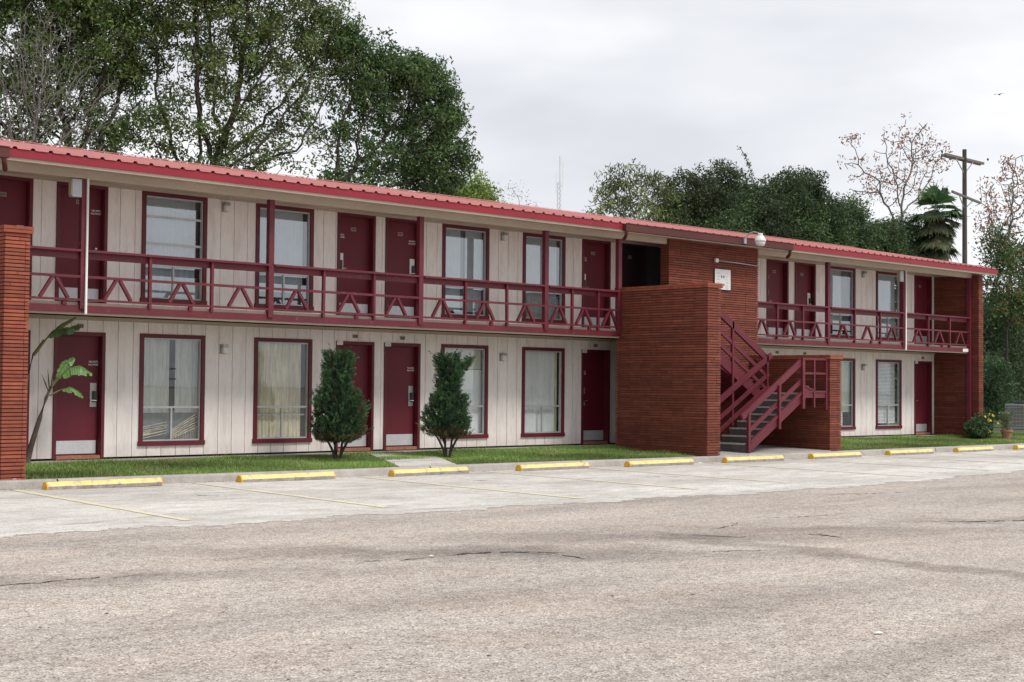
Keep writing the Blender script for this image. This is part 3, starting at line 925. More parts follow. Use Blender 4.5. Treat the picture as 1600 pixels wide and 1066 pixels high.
# ---- brick walls (long roman bricks, deeply raked courses)
def brick_col(top=False):
    b = random.choice([(.29, .072, .040), (.30, .078, .043), (.275, .067, .038), (.31, .084, .046), (.285, .070, .038)])
    k = random.uniform(.84, 1.12)
    return tuple(x*k for x in b)
def brick_wall(x0, x1, y0, y1, z0, z1, faces, parent=motel, cap=True, stack=.72, L=.30, shade=1.0, name='brick_wall'):
    CH, J = .0535, .0145; rec = .025
    core = MB(); core.box(x0+rec, x1-rec, y0+rec, y1-rec, z0, z1-.01)
    mb = MB(); nrow = int(round((z1-z0)/CH))
    for r in range(nrow):
        za = z0+r*CH+J*.5; zb = z0+(r+1)*CH-J*.5
        sh = 0 if random.random() < stack else random.uniform(.2, .8)
        def run(a, b):
            cuts = [a]; t = a + L*(sh if sh else 1)
            while t < b-.05: cuts.append(t); t += L
            cuts.append(b); return cuts
        wob = lambda: random.uniform(-.004, .004)
        rowk = random.uniform(.80, 1.14)
        if 'S' in faces:
            c = run(x0, x1)
            for p, q in zip(c[:-1], c[1:]):
                o = wob(); col = tuple(v*shade*rowk for v in brick_col())
                mb.hexa([(p+.0028, y0+o, za+wob()*.5), (q-.0028, y0+o, za+wob()*.5), (q-.0028, y0+.05, za), (p+.0028, y0+.05, za),
                         (p+.0028, y0+o+.002, zb), (q-.0028, y0+o+.002, zb), (q-.0028, y0+.05, zb), (p+.0028, y0+.05, zb)], col)
        for fc, xa, xb in (('W', x0, x0+.05), ('E', x1-.05, x1)):
            if fc in faces:
                c = run(y0+.052, y1)
                for p, q in zip(c[:-1], c[1:]):
                    o = wob(); col = tuple(v*shade*rowk for v in brick_col())
                    if fc == 'W': mb.box(x0+o, xb, p+.0028, q-.0028, za+wob()*.5, zb, col)
                    else: mb.box(xa, x1+o, p+.0028, q-.0028, za+wob()*.5, zb, col)
        if 'N' in faces:
            c = run(x0, x1)
            for p, q in zip(c[:-1], c[1:]):
                mb.box(p+.0028, q-.0028, y1-.05, y1+wob(), za, zb, brick_col())
    if cap:
        zt = z0+nrow*CH; nx = max(1, int((x1-x0+.04)/.10)); ny = max(1, int((y1-y0+.04)/.09))
        long_y = (y1-y0) > (x1-x0)
        for r_ in range(2):
            zc = zt+.004+r_*.05
            t = (y0 if long_y else x0)-.03; end = (y1 if long_y else x1)+.03
            while t < end-.02:
                u = min(end, t+(.065 if r_ == 0 and False else .068))
                col = brick_col()
                if long_y: mb.box(x0-.03, x1+.03, t+.002, u-.002, zc, zc+.044+random.uniform(-.002, .002), col)
                else: mb.box(t+.002, u-.002, y0-.03, y1+.03, zc, zc+.044+random.uniform(-.002, .002), col)
                t = u
    w_ = child(mb, name, M['brick'], parent)
    child(core, 'mortar', M['mortar'], w_)
    return w_
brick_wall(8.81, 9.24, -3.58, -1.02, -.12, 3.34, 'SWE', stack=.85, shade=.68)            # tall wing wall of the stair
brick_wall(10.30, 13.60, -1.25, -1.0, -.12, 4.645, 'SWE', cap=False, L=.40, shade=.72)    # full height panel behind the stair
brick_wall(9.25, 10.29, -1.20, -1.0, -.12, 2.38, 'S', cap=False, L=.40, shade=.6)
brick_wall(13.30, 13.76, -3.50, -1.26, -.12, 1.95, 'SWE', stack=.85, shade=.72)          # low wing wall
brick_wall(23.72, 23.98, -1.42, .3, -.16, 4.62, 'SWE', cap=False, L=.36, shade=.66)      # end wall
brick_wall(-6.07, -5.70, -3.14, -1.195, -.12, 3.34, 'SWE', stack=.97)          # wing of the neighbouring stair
mb = MB(); mb.box(23.6, 23.72, -1.21, -1.10, -.1, 4.52); child(mb, 'post', M['maroon'], motel, bevel=.004)
mb = MB(); mb.box(-4.66, -4.60, -.05, .0, -.01, 2.3); child(mb, 'corner_trim', M['frame'], motel)


# ---- staircase: lower flight in front, turning on a landing, upper flight behind it
st = bpy.data.objects.new('staircase', None); COL.objects.link(st); keep(st, motel)
st.location = Vector((11, -2.5, 0))-Vector(motel.location)
y_out, y_mid, y_in = -3.42, -2.45, -1.29
XB, XT, ZL = 11.05, 12.97, 1.19
nr = 8; rise = (ZL+.06)/nr; run_ = (XT-XB)/(nr-1)
for i in range(nr-1):
    z = -.06+rise*(i+1); x = XB+run_*i
    mb = MB(); mb.box(x, x+run_+.012, y_out+.03, y_mid-.02, z-.045, z); mb.box(x+.012, x+.03, y_out+.03, y_mid-.02, z-rise, z-.045)
    mb.box(x-.006, x+.012, y_out+.03, y_mid-.02, z-.032, z+.003, mi=1)
    child(mb, 'tread', [M['steps'], M['nosing']], st)
mb = MB(); mb.box(XT, 13.93, y_out+.03, y_in, ZL-.07, ZL); mb.box(XT-.006, XT+.012, y_out+.03, y_mid, ZL-.03, ZL+.003, mi=1); mb.box(XT+.012, XT+.03, y_out+.03, y_mid-.02, ZL-rise, ZL-.07)
child(mb, 'landing', [M['steps'], M['nosing']], st)
nr2 = 9; rise2 = (Z2-ZL)/nr2; XU = 10.2; run2 = (XT-XU)/(nr2-1)
for i in range(nr2-1):
    z = ZL+rise2*(i+1); x = XT-run2*i
    mb = MB(); mb.box(x-run2-.012, x, y_mid+.03, y_in, z-.045, z); mb.box(x-.03, x-.012, y_mid+.03, y_in, z-rise2, z-.045)
    child(mb, 'tread', M['gutter'], st)
mb = MB(); mb.box(9.90, XU, -3.5, y_in+.02, Z2-.09, Z2); child(mb, 'upper_landing', M['maroon'], st)
mb = MB(); mb.hexa([(XU, y_mid+.06, Z2-.30), (XT, y_mid+.06, ZL-.20), (XT, y_in-.03, ZL-.20), (XU, y_in-.03, Z2-.30), (XU, y_mid+.06, Z2-.12), (XT, y_mid+.06, ZL-.02), (XT, y_in-.03, ZL-.02), (XU, y_in-.03, Z2-.12)])
child(mb, 'flight_soffit', M['maroon'], st)
def sbar(name, a, b, w_, h_):
    mb = MB(); mb.bar(a, b, w_, h_); child(mb, name, M['maroon'], st, bevel=.003)
def spost(x, y, z0, z1, wd=.075):
    mb = MB(); mb.box(x-wd/2, x+wd/2, y-.03, y+.03, z0, z1); child(mb, 'rail_post', M['maroon'], st, bevel=.003)
sl = (ZL+.06)/(XT-XB+run_)
def lowz(x, off): return .80+ (x-11.0)*.575 + off     # top handrail centre of the lower flight
# outer side of lower flight
sbar('handrail', (10.80, y_out, lowz(10.80, -.03)), (12.93, y_out, lowz(12.93, -.03)), .06, .13)
sbar('middle_rail', (11.08, y_out, lowz(11.08, -.46)), (12.93, y_out, lowz(12.93, -.46)), .04, .095)
sbar('stringer', (11.02, y_out+.01, lowz(11.02, -.82)), (13.25, y_out+.01, lowz(13.25, -.82)), .05, .21)
sbar('lower_rail', (11.08, y_out-.035, lowz(11.08, -.72)), (12.93, y_out-.035, lowz(12.93, -.72)), .02, .05)
spost(11.02, y_out-.02, -.10, lowz(11.02, -.06)); spost(12.07, y_out-.045, lowz(12.07, -1.02), lowz(12.07, -.06), .07); spost(12.95, y_out-.045, .84, 1.98, .085)
# landing front railing
for z in (1.955, 1.63, 1.22):
    sbar('landing_rail', (12.99, y_out, z), (13.93, y_out, z), .05, .045)
mb = MB(); mb.box(12.97, 13.93, y_out-.01, y_out+.03, 1.08, 1.185); child(mb, 'landing_beam', M['maroon'], st)
spost(13.42, y_out, .86, 1.95, .05); spost(13.895, y_out, .80, 1.97, .06)
sbar('landing_brace', (12.99, y_out-.01, 1.36), (13.42, y_out-.01, 1.24), .04, .04)
# inner side of lower flight
sbar('handrail', (10.95, y_mid, lowz(10.95, .07)), (13.14, y_mid, lowz(13.14, .02)), .06, .13)
sbar('middle_rail', (10.95, y_mid, lowz(10.95, -.33)), (13.05, y_mid, lowz(13.05, -.36)), .04, .095)
sbar('lower_rail', (10.95, y_mid, lowz(10.95, -.60)), (13.05, y_mid, lowz(13.05, -.64)), .04, .095)
spost(11.75, y_mid+.03, .45, 2.80, .06); spost(12.98, y_mid, 1.10, 2.06, .06)
# upper flight outer side
def upz(x, off): return 2.98-(x-11.24)*.575+off
sbar('handrail', (10.86, y_mid+.03, upz(10.86, 0)), (13.02, y_mid+.03, upz(13.02, 0)), .06, .15)
sbar('middle_rail', (10.86, y_mid+.03, upz(10.86, -.40)), (13.0, y_mid+.03, upz(13.0, -.40)), .04, .085)
sbar('lower_rail', (10.86, y_mid+.03, upz(10.86, -.70)), (13.0, y_mid+.03, upz(13.0, -.70)), .04, .085)
sbar('stringer', (10.80, y_mid+.05, upz(10.80, -.98)), (13.0, y_mid+.05, upz(13.0, -.98)), .05, .24)
sbar('stringer', (10.80, y_in+.0, upz(10.80, -.98)), (13.0, y_in+.0, upz(13.0, -.98)), .04, .24)

st.location.x -= .64

# ------------------------------------------------------------------ fixtures hung on the motel
def wall_lamp(x, z, label):
    t = empty('wall_lamp', (x, -.002, z), label, 'wall lamp', 'small box lamps on the siding')
    mb = MB(); mb.box(-.055, .055, -.022, 0, -.085, .085); mb.build('back_plate', M['lockm'], t)
    mb = MB(); mb.box(-.035, .065, -.10, -.022, -.075, .03); mb.build('lens', M['whitepl'], t, bevel=.01)
    mb = MB(); mb.box(-.05, .06, -.11, -.018, .03, .085); mb.build('hood', M['lockm'], t, bevel=.004)
wall_lamp(-.55, 1.90, 'grey box lamp between the two lower windows left of both junipers')
wall_lamp(6.33, 1.90, 'grey box lamp between the two lower windows at the second juniper')
wall_lamp(19.97, 1.90, 'grey box lamp low on the siding, right of the staircase')
wall_lamp(-.55, 4.46, 'grey box lamp on the upper siding, left of both junipers')
wall_lamp(6.33, 4.46, 'grey box lamp on the upper siding, above the second juniper')
wall_lamp(19.97, 4.46, 'grey box lamp on the upper siding, right of the brick panel')

def speaker_box(x, label):
    t = empty('fixture_box', (x, -1.15, 4.36), label, 'light box', 'beige boxes fixed beside balcony posts')
    mb = MB(); mb.box(-.115, .05, -.05, .06, -.145, .145); mb.build('housing', M['galv'], t, bevel=.006)
    mb = MB(); mb.box(-.128, -.115, -.04, .05, -.12, .12)
    for k in range(9): mb.box(-.134, -.128, -.035, .045, -.11+k*.025, -.10+k*.025)
    mb.build('grille', M['trim'], t)
speaker_box(-3.99, 'beige metal box on the white-piped balcony post near the left brick pier')
speaker_box(20.07, 'beige metal box on the white-piped balcony post at the far right')

t = empty('security_light', (12.30, -1.84, 4.72), 'white dusk to dawn security light on a curved arm at the roof edge', 'light')
mb = MB(); mb.box(-.05, .05, -.02, .02, -.10, .06); mb.build('bracket', M['galv'], t)
mb = MB(); mb.tube([(0, -.02, .02), (0, -.06, .10), (.0, -.16, .17), (-.02, -.32, .19), (-.05, -.50, .15)], .018, 8); mb.build('arm', M['galv'], t, smooth=True)
mb = MB(); mb.lathe([(.062, .02), (.068, .03), (.068, .12), (.055, .135), (.02, .14)], (-.06, -.56, .0), 16); mb.build('photocell', M['whitepl'], t, smooth=False)
mb = MB(); mb.lathe([(.075, .05), (.10, .03), (.155, -.08), (.155, -.10), (.14, -.10)], (-.06, -.56, .02), 20); mb.build('reflector', M['whitepl'], t, smooth=True)
mb = MB(); mb.lathe([(.138, 0), (.13, -.05), (.105, -.115), (.05, -.13)], (-.06, -.56, -.08), 20); mb.build('lens', M['sticker'], t, smooth=True)

t.scale = (.86, .86, .86)
t = empty('direction_sign', (12.19, -1.275, 3.82), 'white sign with small dark marks on the tall brick panel', 'sign')
mb = MB(); mb.box(-.30, .30, -.006, .006, -.245, .245); mb.build('backing', M['black'], t)
mb = MB(); mb.box(-.29, .29, -.012, 0, -.235, .235)
for zz in (.065, -.125):
    for k in (-.042, .038):
        mb.box(k-.022, k-.008, -.0145, -.012, zz-.032, zz+.032, mi=1); mb.box(k+.006, k+.020, -.0145, -.012, zz-.032, zz+.032, mi=1); mb.box(k-.008, k+.006, -.0145, -.012, zz-.006, zz+.006, mi=1)
for zz in (.14, .07, .0, -.07, -.14, -.19):
    for xa, xb in ((-.22, -.09), (.10, .21)):
        n = random.randint(3, 5)
        for k in range(n):
            u = xa+(xb-xa)*k/n; mb.box(u, u+.016, -.0142, -.012, zz-.012, zz+.012, mi=2)
mb.build('board', [M['whitepl'], M['ink'], M['greyink']], t)
t = empty('junction_box', (11.94, -1.275, 4.25), 'small white junction box with a horizontal conduit high on the brick panel', 'junction box')
mb = MB(); mb.box(-.05, .05, -.05, 0, -.045, .045); mb.build('housing', M['whitepl'], t, bevel=.005)
mb = MB(); mb.tube([(.05, -.02, 0), (.9, -.025, -.012), (1.62, -.02, -.035)], .014, 8); mb.build('conduit_pipe', M['galv'], t, smooth=True)
mb = MB(); mb.tube([(-.03, -.03, .045), (.0, -.035, .14), (.18, -.04, .28), (.40, -.05, .37)], .006, 6); mb.build('cable', M['black'], t, smooth=True)

# ------------------------------------------------------------------ wheel stops
def wheel_stop(x0, x1, y0, y1, label):
    L = math.hypot(x1-x0, y1-y0); ang = math.atan2(y1-y0, x1-x0)
    cx, cy = (x0+x1)/2, (y0+y1)/2
    t = empty('wheel_stop', (cx, cy, gz(cx)+.006), label, 'wheel stop', 'yellow wheel stops along the kerb')
    t.rotation_euler = (0, 0, ang)
    h = L/2; n = 14
    def ring(x, s=1):   # profile: vertical foot then sloping sides
        j = random.uniform(-.004, .004)
        return [(x, -.085, 0), (x, -.085+j, .048), (x, -.045, .108+j), (x, .045, .108+j), (x, .085, .048), (x, .085, 0)]
    R_ = [ring(-h+.02)] + [ring(-h+.02+(2*h-.04)*i/n) for i in range(1, n)] + [ring(h-.02)]
    mb = MB()
    for a, b in zip(R_[:-1], R_[1:]):
        for k, mi in ((0, 1), (1, 0), (2, 0), (3, 0), (4, 1)):
            mb.quad(a[k], b[k], b[k+1], a[k+1], mi=mi)
    mb.build('block', [M['ystop'], M['stopconc']], t)
    for rr, s in ((R_[0], -1), (R_[-1], 1)):
        mb = MB()
        e = [(p[0]+s*.02, p[1]*.94, p[2]*.95) for p in rr]
        i = len(mb.v); mb.v += e; mb.f.append(tuple(range(i, i+6)) if s > 0 else tuple(reversed(range(i, i+6)))); mb.mi.append(0)
        for k in range(5): mb.quad(rr[k], rr[k+1], e[k+1], e[k])
        mb.build('painted_end', M['ystopend'], t)
stops = [(-5.64, -3.85, 'below the leaning banana plant', -3.60), (-2.5, -.72, 'below the pleated beige curtains, left of the first juniper', -3.64),
         (.46, 2.18, 'in front of the footpath between the junipers', -3.70), (3.33, 5.10, 'just right of the second juniper', -3.72),
         (6.0, 7.88, 'chipped and dirty, beside the tall brick wing wall', -3.70), (8.88, 10.75, 'in front of the foot of the staircase', -3.66),
         (11.85, 13.70, 'in front of the low brick wing wall right of the stairs', -3.64), (14.92, 16.75, 'at the far lawn, nearest the low brick wall', -3.66),
         (17.9, 19.7, 'at the far lawn, second from the low brick wall', -3.68), (20.95, 22.8, 'at the far right edge near the end of the lawn', -3.66)]
for a, b, s, y in stops:
    j = random.uniform(-.03, .03)
    y = ky((a+b)/2)-.30
    wheel_stop(a, b, y+j, y-j, 'yellow wheel stop '+s)

# ------------------------------------------------------------------ vegetation
def leaves(name, centers, per, sig, size, cols, parent, mat, asp=.45, droop=0.0, clump_var=.25, seed=1, flat=0.0):
    r = np.random.default_rng(seed)
    C = np.repeat(centers, per, axis=0); n = len(C)
    ck = np.repeat(r.uniform(1-clump_var, 1+clump_var, len(centers)), per)
    g_ = r.normal(0, 1, (n, 3)); gl = np.linalg.norm(g_, axis=1)[:, None]; g_ = g_*np.minimum(1, 1.9/gl)
    P = C + g_*np.array(sig)
    d = r.normal(0, 1, (n, 3)); d[:, 2] = d[:, 2]*(1-flat)-droop; d /= np.linalg.norm(d, axis=1)[:, None]
    q = r.normal(0, 1, (n, 3)); s = np.cross(d, q); s /= np.linalg.norm(s, axis=1)[:, None]
    L = size*r.uniform(.6, 1.3, n)[:, None]
    a = P-d*L/2; b = P+d*L/2; m = P-d*L*.05
    V = np.stack([a, m+s*L*asp/2, b, m-s*L*asp/2], axis=1).reshape(-1, 3)
    F = np.arange(n*4).reshape(-1, 4)
    cols = np.array(cols); ci = r.integers(0, len(cols), n)
    cc = cols[ci]*ck[:, None]*r.uniform(.75, 1.25, n)[:, None]
    return np_mesh(name, V, F, np.repeat(cc, 4, axis=0), mat, parent)

def in_blobs(blobs, n, r, shell=0.0, prob=False):
    pb = np.array([b[4] if len(b) > 4 else 1.0 for b in blobs]); B = np.array([b[:4] for b in blobs], float); vol = B[:, 3]**2.4; pick = r.choice(len(B), n, p=vol/vol.sum())
    d = r.normal(0, 1, (n, 3)); d /= np.linalg.norm(d, axis=1)[:, None]
    rad = r.uniform(0, 1, n)**.55*1.13
    P = B[pick, :3] + d*rad[:, None]*B[pick, 3][:, None]
    return (P, pb[pick]) if prob else P

def colonize(base, trunk_top, attractors, step=.3, kill=.42, infl=5.0, iters=90, tropism=(0, 0, .05), seed=0):
    r = np.random.default_rng(seed)
    nodes = [np.array(base, float)]; par = [-1]
    b = np.array(base, float); tt = np.array(trunk_top, float)
    k = max(2, int(np.linalg.norm(tt-b)/step))
    for i in range(1, k+1):
        nodes.append(b+(tt-b)*i/k + r.normal(0, .03, 3)*[1, 1, .2]); par.append(len(nodes)-2)
    A = np.array(attractors); alive = np.ones(len(A), bool)
    dmin = np.full(len(A), 1e9); near = np.zeros(len(A), int)
    N = np.array(nodes)
    D = np.linalg.norm(A[:, None]-N[None], axis=2); near = D.argmin(1); dmin = D.min(1)
    for it in range(iters):
        act = alive & (dmin < infl if it > 3 else dmin < 1e8)
        if not act.any(): break
        idx = np.where(act)[0]; nn = near[idx]
        dirs = A[idx]-N[nn]; dirs /= np.linalg.norm(dirs, axis=1)[:, None]+1e-9
        new = []
        for u in np.unique(nn):
            v = dirs[nn == u].mean(0) + np.array(tropism) + r.normal(0, .16, 3)
            v /= np.linalg.norm(v)+1e-9
            new.append((u, N[u]+v*step))
        s0 = len(N)
        par += [u for u, _ in new]; NN = np.array([p for _, p in new]); N = np.vstack([N, NN])
        D = np.linalg.norm(A[:, None]-NN[None], axis=2); j = D.argmin(1); m = D.min(1)
        better = m < dmin; near[better] = s0+j[better]; dmin[better] = m[better]
        alive &= dmin > kill
        if len(N) > 15000: break
    return N, np.array(par)

def branch_mesh(name, N, par, r_tip, expo, mat, parent, rmax=1, sides=5):
    n = len(N); load = np.zeros(n); kids = np.zeros(n, int)
    for i in range(1, n): kids[par[i]] += 1
    for i in range(n-1, 0, -1):
        if load[i] == 0: load[i] = 1
        load[par[i]] += load[i]
    rad = np.minimum(rmax, r_tip*np.maximum(load, 1)**expo)
    V = []; F = []
    ang = np.arange(sides)*2*math.pi/sides
    for i in range(1, n):
        p = N[par[i]]; q = N[i]; d = q-p; L = np.linalg.norm(d)
        if L < 1e-6: continue
        d = d/L; ref = np.array([0, 0, 1.]) if abs(d[2]) < .9 else np.array([1., 0, 0])
        x = np.cross(d, ref); x /= np.linalg.norm(x); y = np.cross(d, x)
        ra = min(rad[par[i]], rad[i]*1.35); rb = rad[i]; b = len(V)
        for rr, c in ((ra, p-d*ra*.3), (rb, q)):
            V += list(c + rr*(np.cos(ang)[:, None]*x+np.sin(ang)[:, None]*y))
        F += [(b+k, b+(k+1) % sides, b+sides+(k+1) % sides, b+sides+k) for k in range(sides)]
    return np_mesh(name, np.array(V), np.array(F), None, mat, parent)

def tree(name, base, top, blobs, natt, label, per=40, sig=.24, size=.13, cols=None, bark='bark', seed=1, group=None,
         r_tip=.010, expo=.46, step=.3, clump_var=.3, leafy=1.0, droop=.3, cat='tree', asp=.4, kill=.42, extra=None, infl=5.0, hollow=0.0):
    r = np.random.default_rng(seed)
    bx = Vector(base)
    t = empty(name, bx, label, cat, group)
    A, pl = in_blobs(blobs, natt, r, prob=True)
    N, par = colonize(base, top, A, step=step, kill=kill, seed=seed, infl=infl)
    o = branch_mesh('trunk', N-np.array(base), par, r_tip, expo, M[bark], t)
    if per:
        # thin pockets through the crown so that limbs and sky show
        pk = np.sin(A[:, 0]*2.1+seed)*np.sin(A[:, 2]*2.6+seed*1.3)*np.cos(A[:, 1]*1.7)+.5*np.sin(A[:, 0]*4.9-A[:, 2]*3.7)
        C = A[r.uniform(0, 1, len(A)) < leafy*pl*np.where(pk < -.05, 1-hollow*1.6, 1.0)]
        tips = N[np.setdiff1d(np.arange(len(N)), par)]
        leaves('crown', C-np.array(base), per, (sig, sig, sig*.75), size, cols, t, M['leaf'], asp=asp, droop=droop, seed=seed, clump_var=clump_var)
    return t

G1 = [(.048, .088, .022), (.065, .112, .026), (.035, .064, .02), (.085, .13, .035), (.028, .05, .018)]
G2 = [(.028, .068, .026), (.038, .088, .032), (.02, .046, .02), (.055, .11, .038), (.03, .058, .02)]
GOL = [(.075, .108, .035), (.095, .13, .045), (.055, .082, .028), (.12, .14, .06), (.045, .07, .02)]
GDK = [(.030, .060, .026), (.042, .080, .030), (.020, .038, .020), (.070, .105, .034), (.036, .062, .024), (.055, .07, .035)]
GY = [(.15, .21, .04), (.11, .17, .035), (.19, .24, .06), (.07, .12, .03)]
A1 = [[0.99, 11.5, 8.78, 1.1], [2.32, 11.5, 9.96, 1.21], [3.73, 11.5, 10.86, 1.33], [1.78, 11.5, 11.47, 1.28], [3.76, 11.5, 9.2, 0.99], [2.89, 11.5, 7.76, 0.98], [1.36, 11.5, 7.24, 0.79], [0.63, 11.5, 10.45, 0.94], [-1.4, 11.5, 10.2, 1.2], [-1.2, 11.5, 8.2, 1.2], [.6, 12.3, 12.6, 1.3], [3.2, 12.2, 12.9, 1.4]]
A2 = [[5.0, 10.5, 11.75, 1.5], [6.97, 10.5, 11.97, 1.55], [8.65, 10.5, 11.76, 1.06], [5.62, 10.5, 9.67, 1.34, .8], [7.41, 10.5, 10.13, 1.21, .85], [9.1, 10.5, 10.77, 0.98, .9], [4.33, 10.5, 7.82, 0.98, .75], [6.24, 10.5, 7.72, 1.02, .8], [8.06, 10.5, 8.65, 0.96, .55], [9.4, 10.3, 9.9, .8, .8], [7.9, 10.3, 7.5, .8, .4], [5.09, 10.5, 6.75, 0.66], [7.06, 10.5, 6.79, 0.69, .8], [6.2, 11.6, 13.4, 1.5], [9.7, 10.5, 11.2, .6, .8]]
A3 = [[10.06, 10.0, 10.40, 0.85, .6], [11.0, 10.0, 10.25, .7, .8], [11.69, 10.0, 10.19, 0.83], [12.9, 10.0, 10.10, 0.75], [12.18, 10.0, 9.14, 0.93, .9], [13.17, 10.0, 8.7, 0.79], [12.45, 10.0, 7.67, 0.93], [11.35, 10.0, 8.2, 0.8, .5], [13.44, 10.0, 7.4, 0.57], [10.12, 10.0, 6.88, 0.8, .45], [10.7, 10, 7.5, .7, .4], [9.24, 10.0, 6.61, 0.62, .8], [11.98, 10.0, 6.69, 0.65, .7], [10.77, 10.0, 9.32, 0.75, .4], [9.6, 10, 8.4, 1.0, .35], [10.4, 10, 9.5, .8, .6], [9.7, 10.1, 10.9, .7, .8], [10.7, 10, 10.7, .55, .8], [12.3, 10, 10.6, .5, .8], [13.5, 10, 8.0, .7], [13.3, 10, 9.5, .6]]
tree('broadleaf_tree', (2.6, 11.6, -.3), (2.9, 11.5, 4.8), A1, 1900, 'tall olive green tree behind the left end of the roof, behind bare grey branches', per=54, sig=.16, size=.125, hollow=.30, expo=.47, cols=G1+GOL[:2], seed=3, r_tip=.009, kill=.30, step=.25)
tree('broadleaf_tree', (5.4, 10.6, -.3), (5.55, 10.5, 5.2), A2, 1700, 'tall airy tree with dark forked limbs and thin olive crown behind the left roof', per=52, sig=.15, size=.12, hollow=.36, expo=.47, cols=G1+GOL, seed=4, r_tip=.010, kill=.30, step=.25)
tree('broadleaf_tree', (7.3, 10.0, -.3), (7.9, 10.0, 5.2), A3, 1700, 'spreading tree whose dark limbs reach right to a dense deep green crown', per=46, sig=.15, size=.13, hollow=.35, expo=.47, cols=G2+[(.05, .095, .03), (.06, .11, .035), (.065, .10, .03), (.075, .115, .035)], seed=5, r_tip=.010, kill=.34, step=.25, clump_var=.4)
tree('bare_tree', (-.6, 8.9, -.3), (-.35, 9.0, 5.2), [[-0.32, 9.0, 8.21, 0.95], [0.31, 9.0, 7.42, 0.95], [-0.44, 9.0, 6.73, 0.8], [1.08, 9.0, 8.27, 0.75], [0.12, 9.0, 9.16, 0.8], [-1.3, 9, 7.6, .8], [1.4, 9, 7.2, .5], [.6, 9, 6.2, .6], [2.0, 9, 8.0, .6], [1.2, 9, 6.6, .6]], 4200,
     'bare tree of tangled pale grey branches at the far left behind the roof', per=0, bark='barkgrey', seed=6, r_tip=.0048, expo=.37, step=.11, kill=.13)
tree('young_tree', (17.9, 14, -.3), (18, 14, 6.2), [[17.76, 14.0, 7.81, 0.54], [18.63, 14.0, 7.68, 0.48], [17.05, 14.0, 7.53, 0.53], [18.18, 14.0, 8.18, 0.3], [19.38, 14.0, 7.57, 0.22], [18, 14, 7.2, .7]], 170,
     'small bright yellow green tree peeking over the roof beside the big dark crown', per=50, sig=.18, size=.12, cols=GY, seed=7)
tree('bare_tree', (25.9, 20, -.3), (25.9, 20, 7.5), [[25.67, 20.0, 9.13, 0.5], [26.39, 20.0, 8.81, 0.45], [24.9, 20, 8.7, .35]], 70,
     'faint leafless twigs just above the roof left of the radio mast', per=3, sig=.1, size=.07, cols=[(.12, .10, .09)], bark='barkgrey', seed=8, r_tip=.006, expo=.35, step=.22)
tree('eucalyptus_tree', (24.0, 12, -.3), (24, 12, 6.6), [[23.03, 12.0, 8.48, 0.63], [24.21, 12.0, 8.72, 0.59], [25.25, 12.0, 8.36, 0.65], [22.54, 12.0, 7.87, 0.49], [23.71, 12.0, 7.64, 0.79], [25.26, 12.0, 7.55, 0.69], [22.22, 12.0, 7.4, 0.4]], 230,
     'loose tree with long drooping grey green leaves right of the radio mast', per=20, sig=.15, size=.20, cols=[(.06, .08, .045), (.09, .11, .05), (.15, .20, .05), (.04, .055, .035)], seed=9, asp=.22, droop=1.0, bark='barkbrown', clump_var=.45)
E = 'dark evergreen trees behind the right roof'
tree('evergreen_tree', (27.6, 12, -.3), (27.6, 12, 5.5), [[27.05, 12.0, 8.3, 1.06], [28.93, 12.0, 8.97, 0.78], [26.33, 12.0, 7.41, 0.94], [28.56, 12.0, 7.72, 1.08], [30.51, 12.0, 8.88, 0.54], [27.5, 12, 6.8, 1.0], [25.6, 12, 7.0, .7]], 800,
     'brownish green dense evergreen with a pointed top, left of the dark row', per=62, sig=.17, size=.12, cols=GDK+[(.06, .07, .03), (.05, .06, .03)], seed=10, group=E, clump_var=.5)
tree('evergreen_tree', (29.6, 10, -.3), (29.6, 10, 5.5), [[28.28, 10.0, 7.54, 1.12], [30.23, 10.0, 8.43, 1.01], [29.84, 10.0, 7.08, 1.05], [27.16, 10.0, 6.87, 0.92], [31.0, 10, 7.3, 1.0]], 800,
     'dense dark green evergreen rising right above the white security light', per=62, sig=.18, size=.12, cols=GDK, seed=12, group=E, clump_var=.5)
tree('evergreen_tree', (33, 10, -.3), (33, 10, 5.5), [[31.54, 10.0, 8.92, 0.63], [31.87, 10.0, 7.73, 1.1], [34.02, 10.0, 7.53, 1.0], [33.0, 10, 6.9, 1.1], [34.46, 10.0, 8.38, 0.63], [35.0, 10, 7.0, .9]], 800,
     'widest dark green evergreen in the row, with a small peak above its crown', per=62, sig=.18, size=.12, cols=GDK+[(.045, .085, .03)], seed=13, group=E, clump_var=.5)
tree('evergreen_tree', (37.2, 10, -.3), (37.2, 10, 5.4), [[36.28, 10.0, 7.07, 0.98], [38.66, 10.0, 6.84, 0.79], [37.5, 10, 6.5, .9], [36.6, 10, 7.6, .5], [39.6, 10.3, 7.3, .8], [41.0, 10.5, 7.0, .8, .7], [38.4, 10.3, 7.9, .6, .7]], 520,
     'low dark evergreen at the right end of the row, below the palm', per=75, sig=.25, size=.13, cols=GDK+[(.06, .07, .035)], seed=14, group=E)
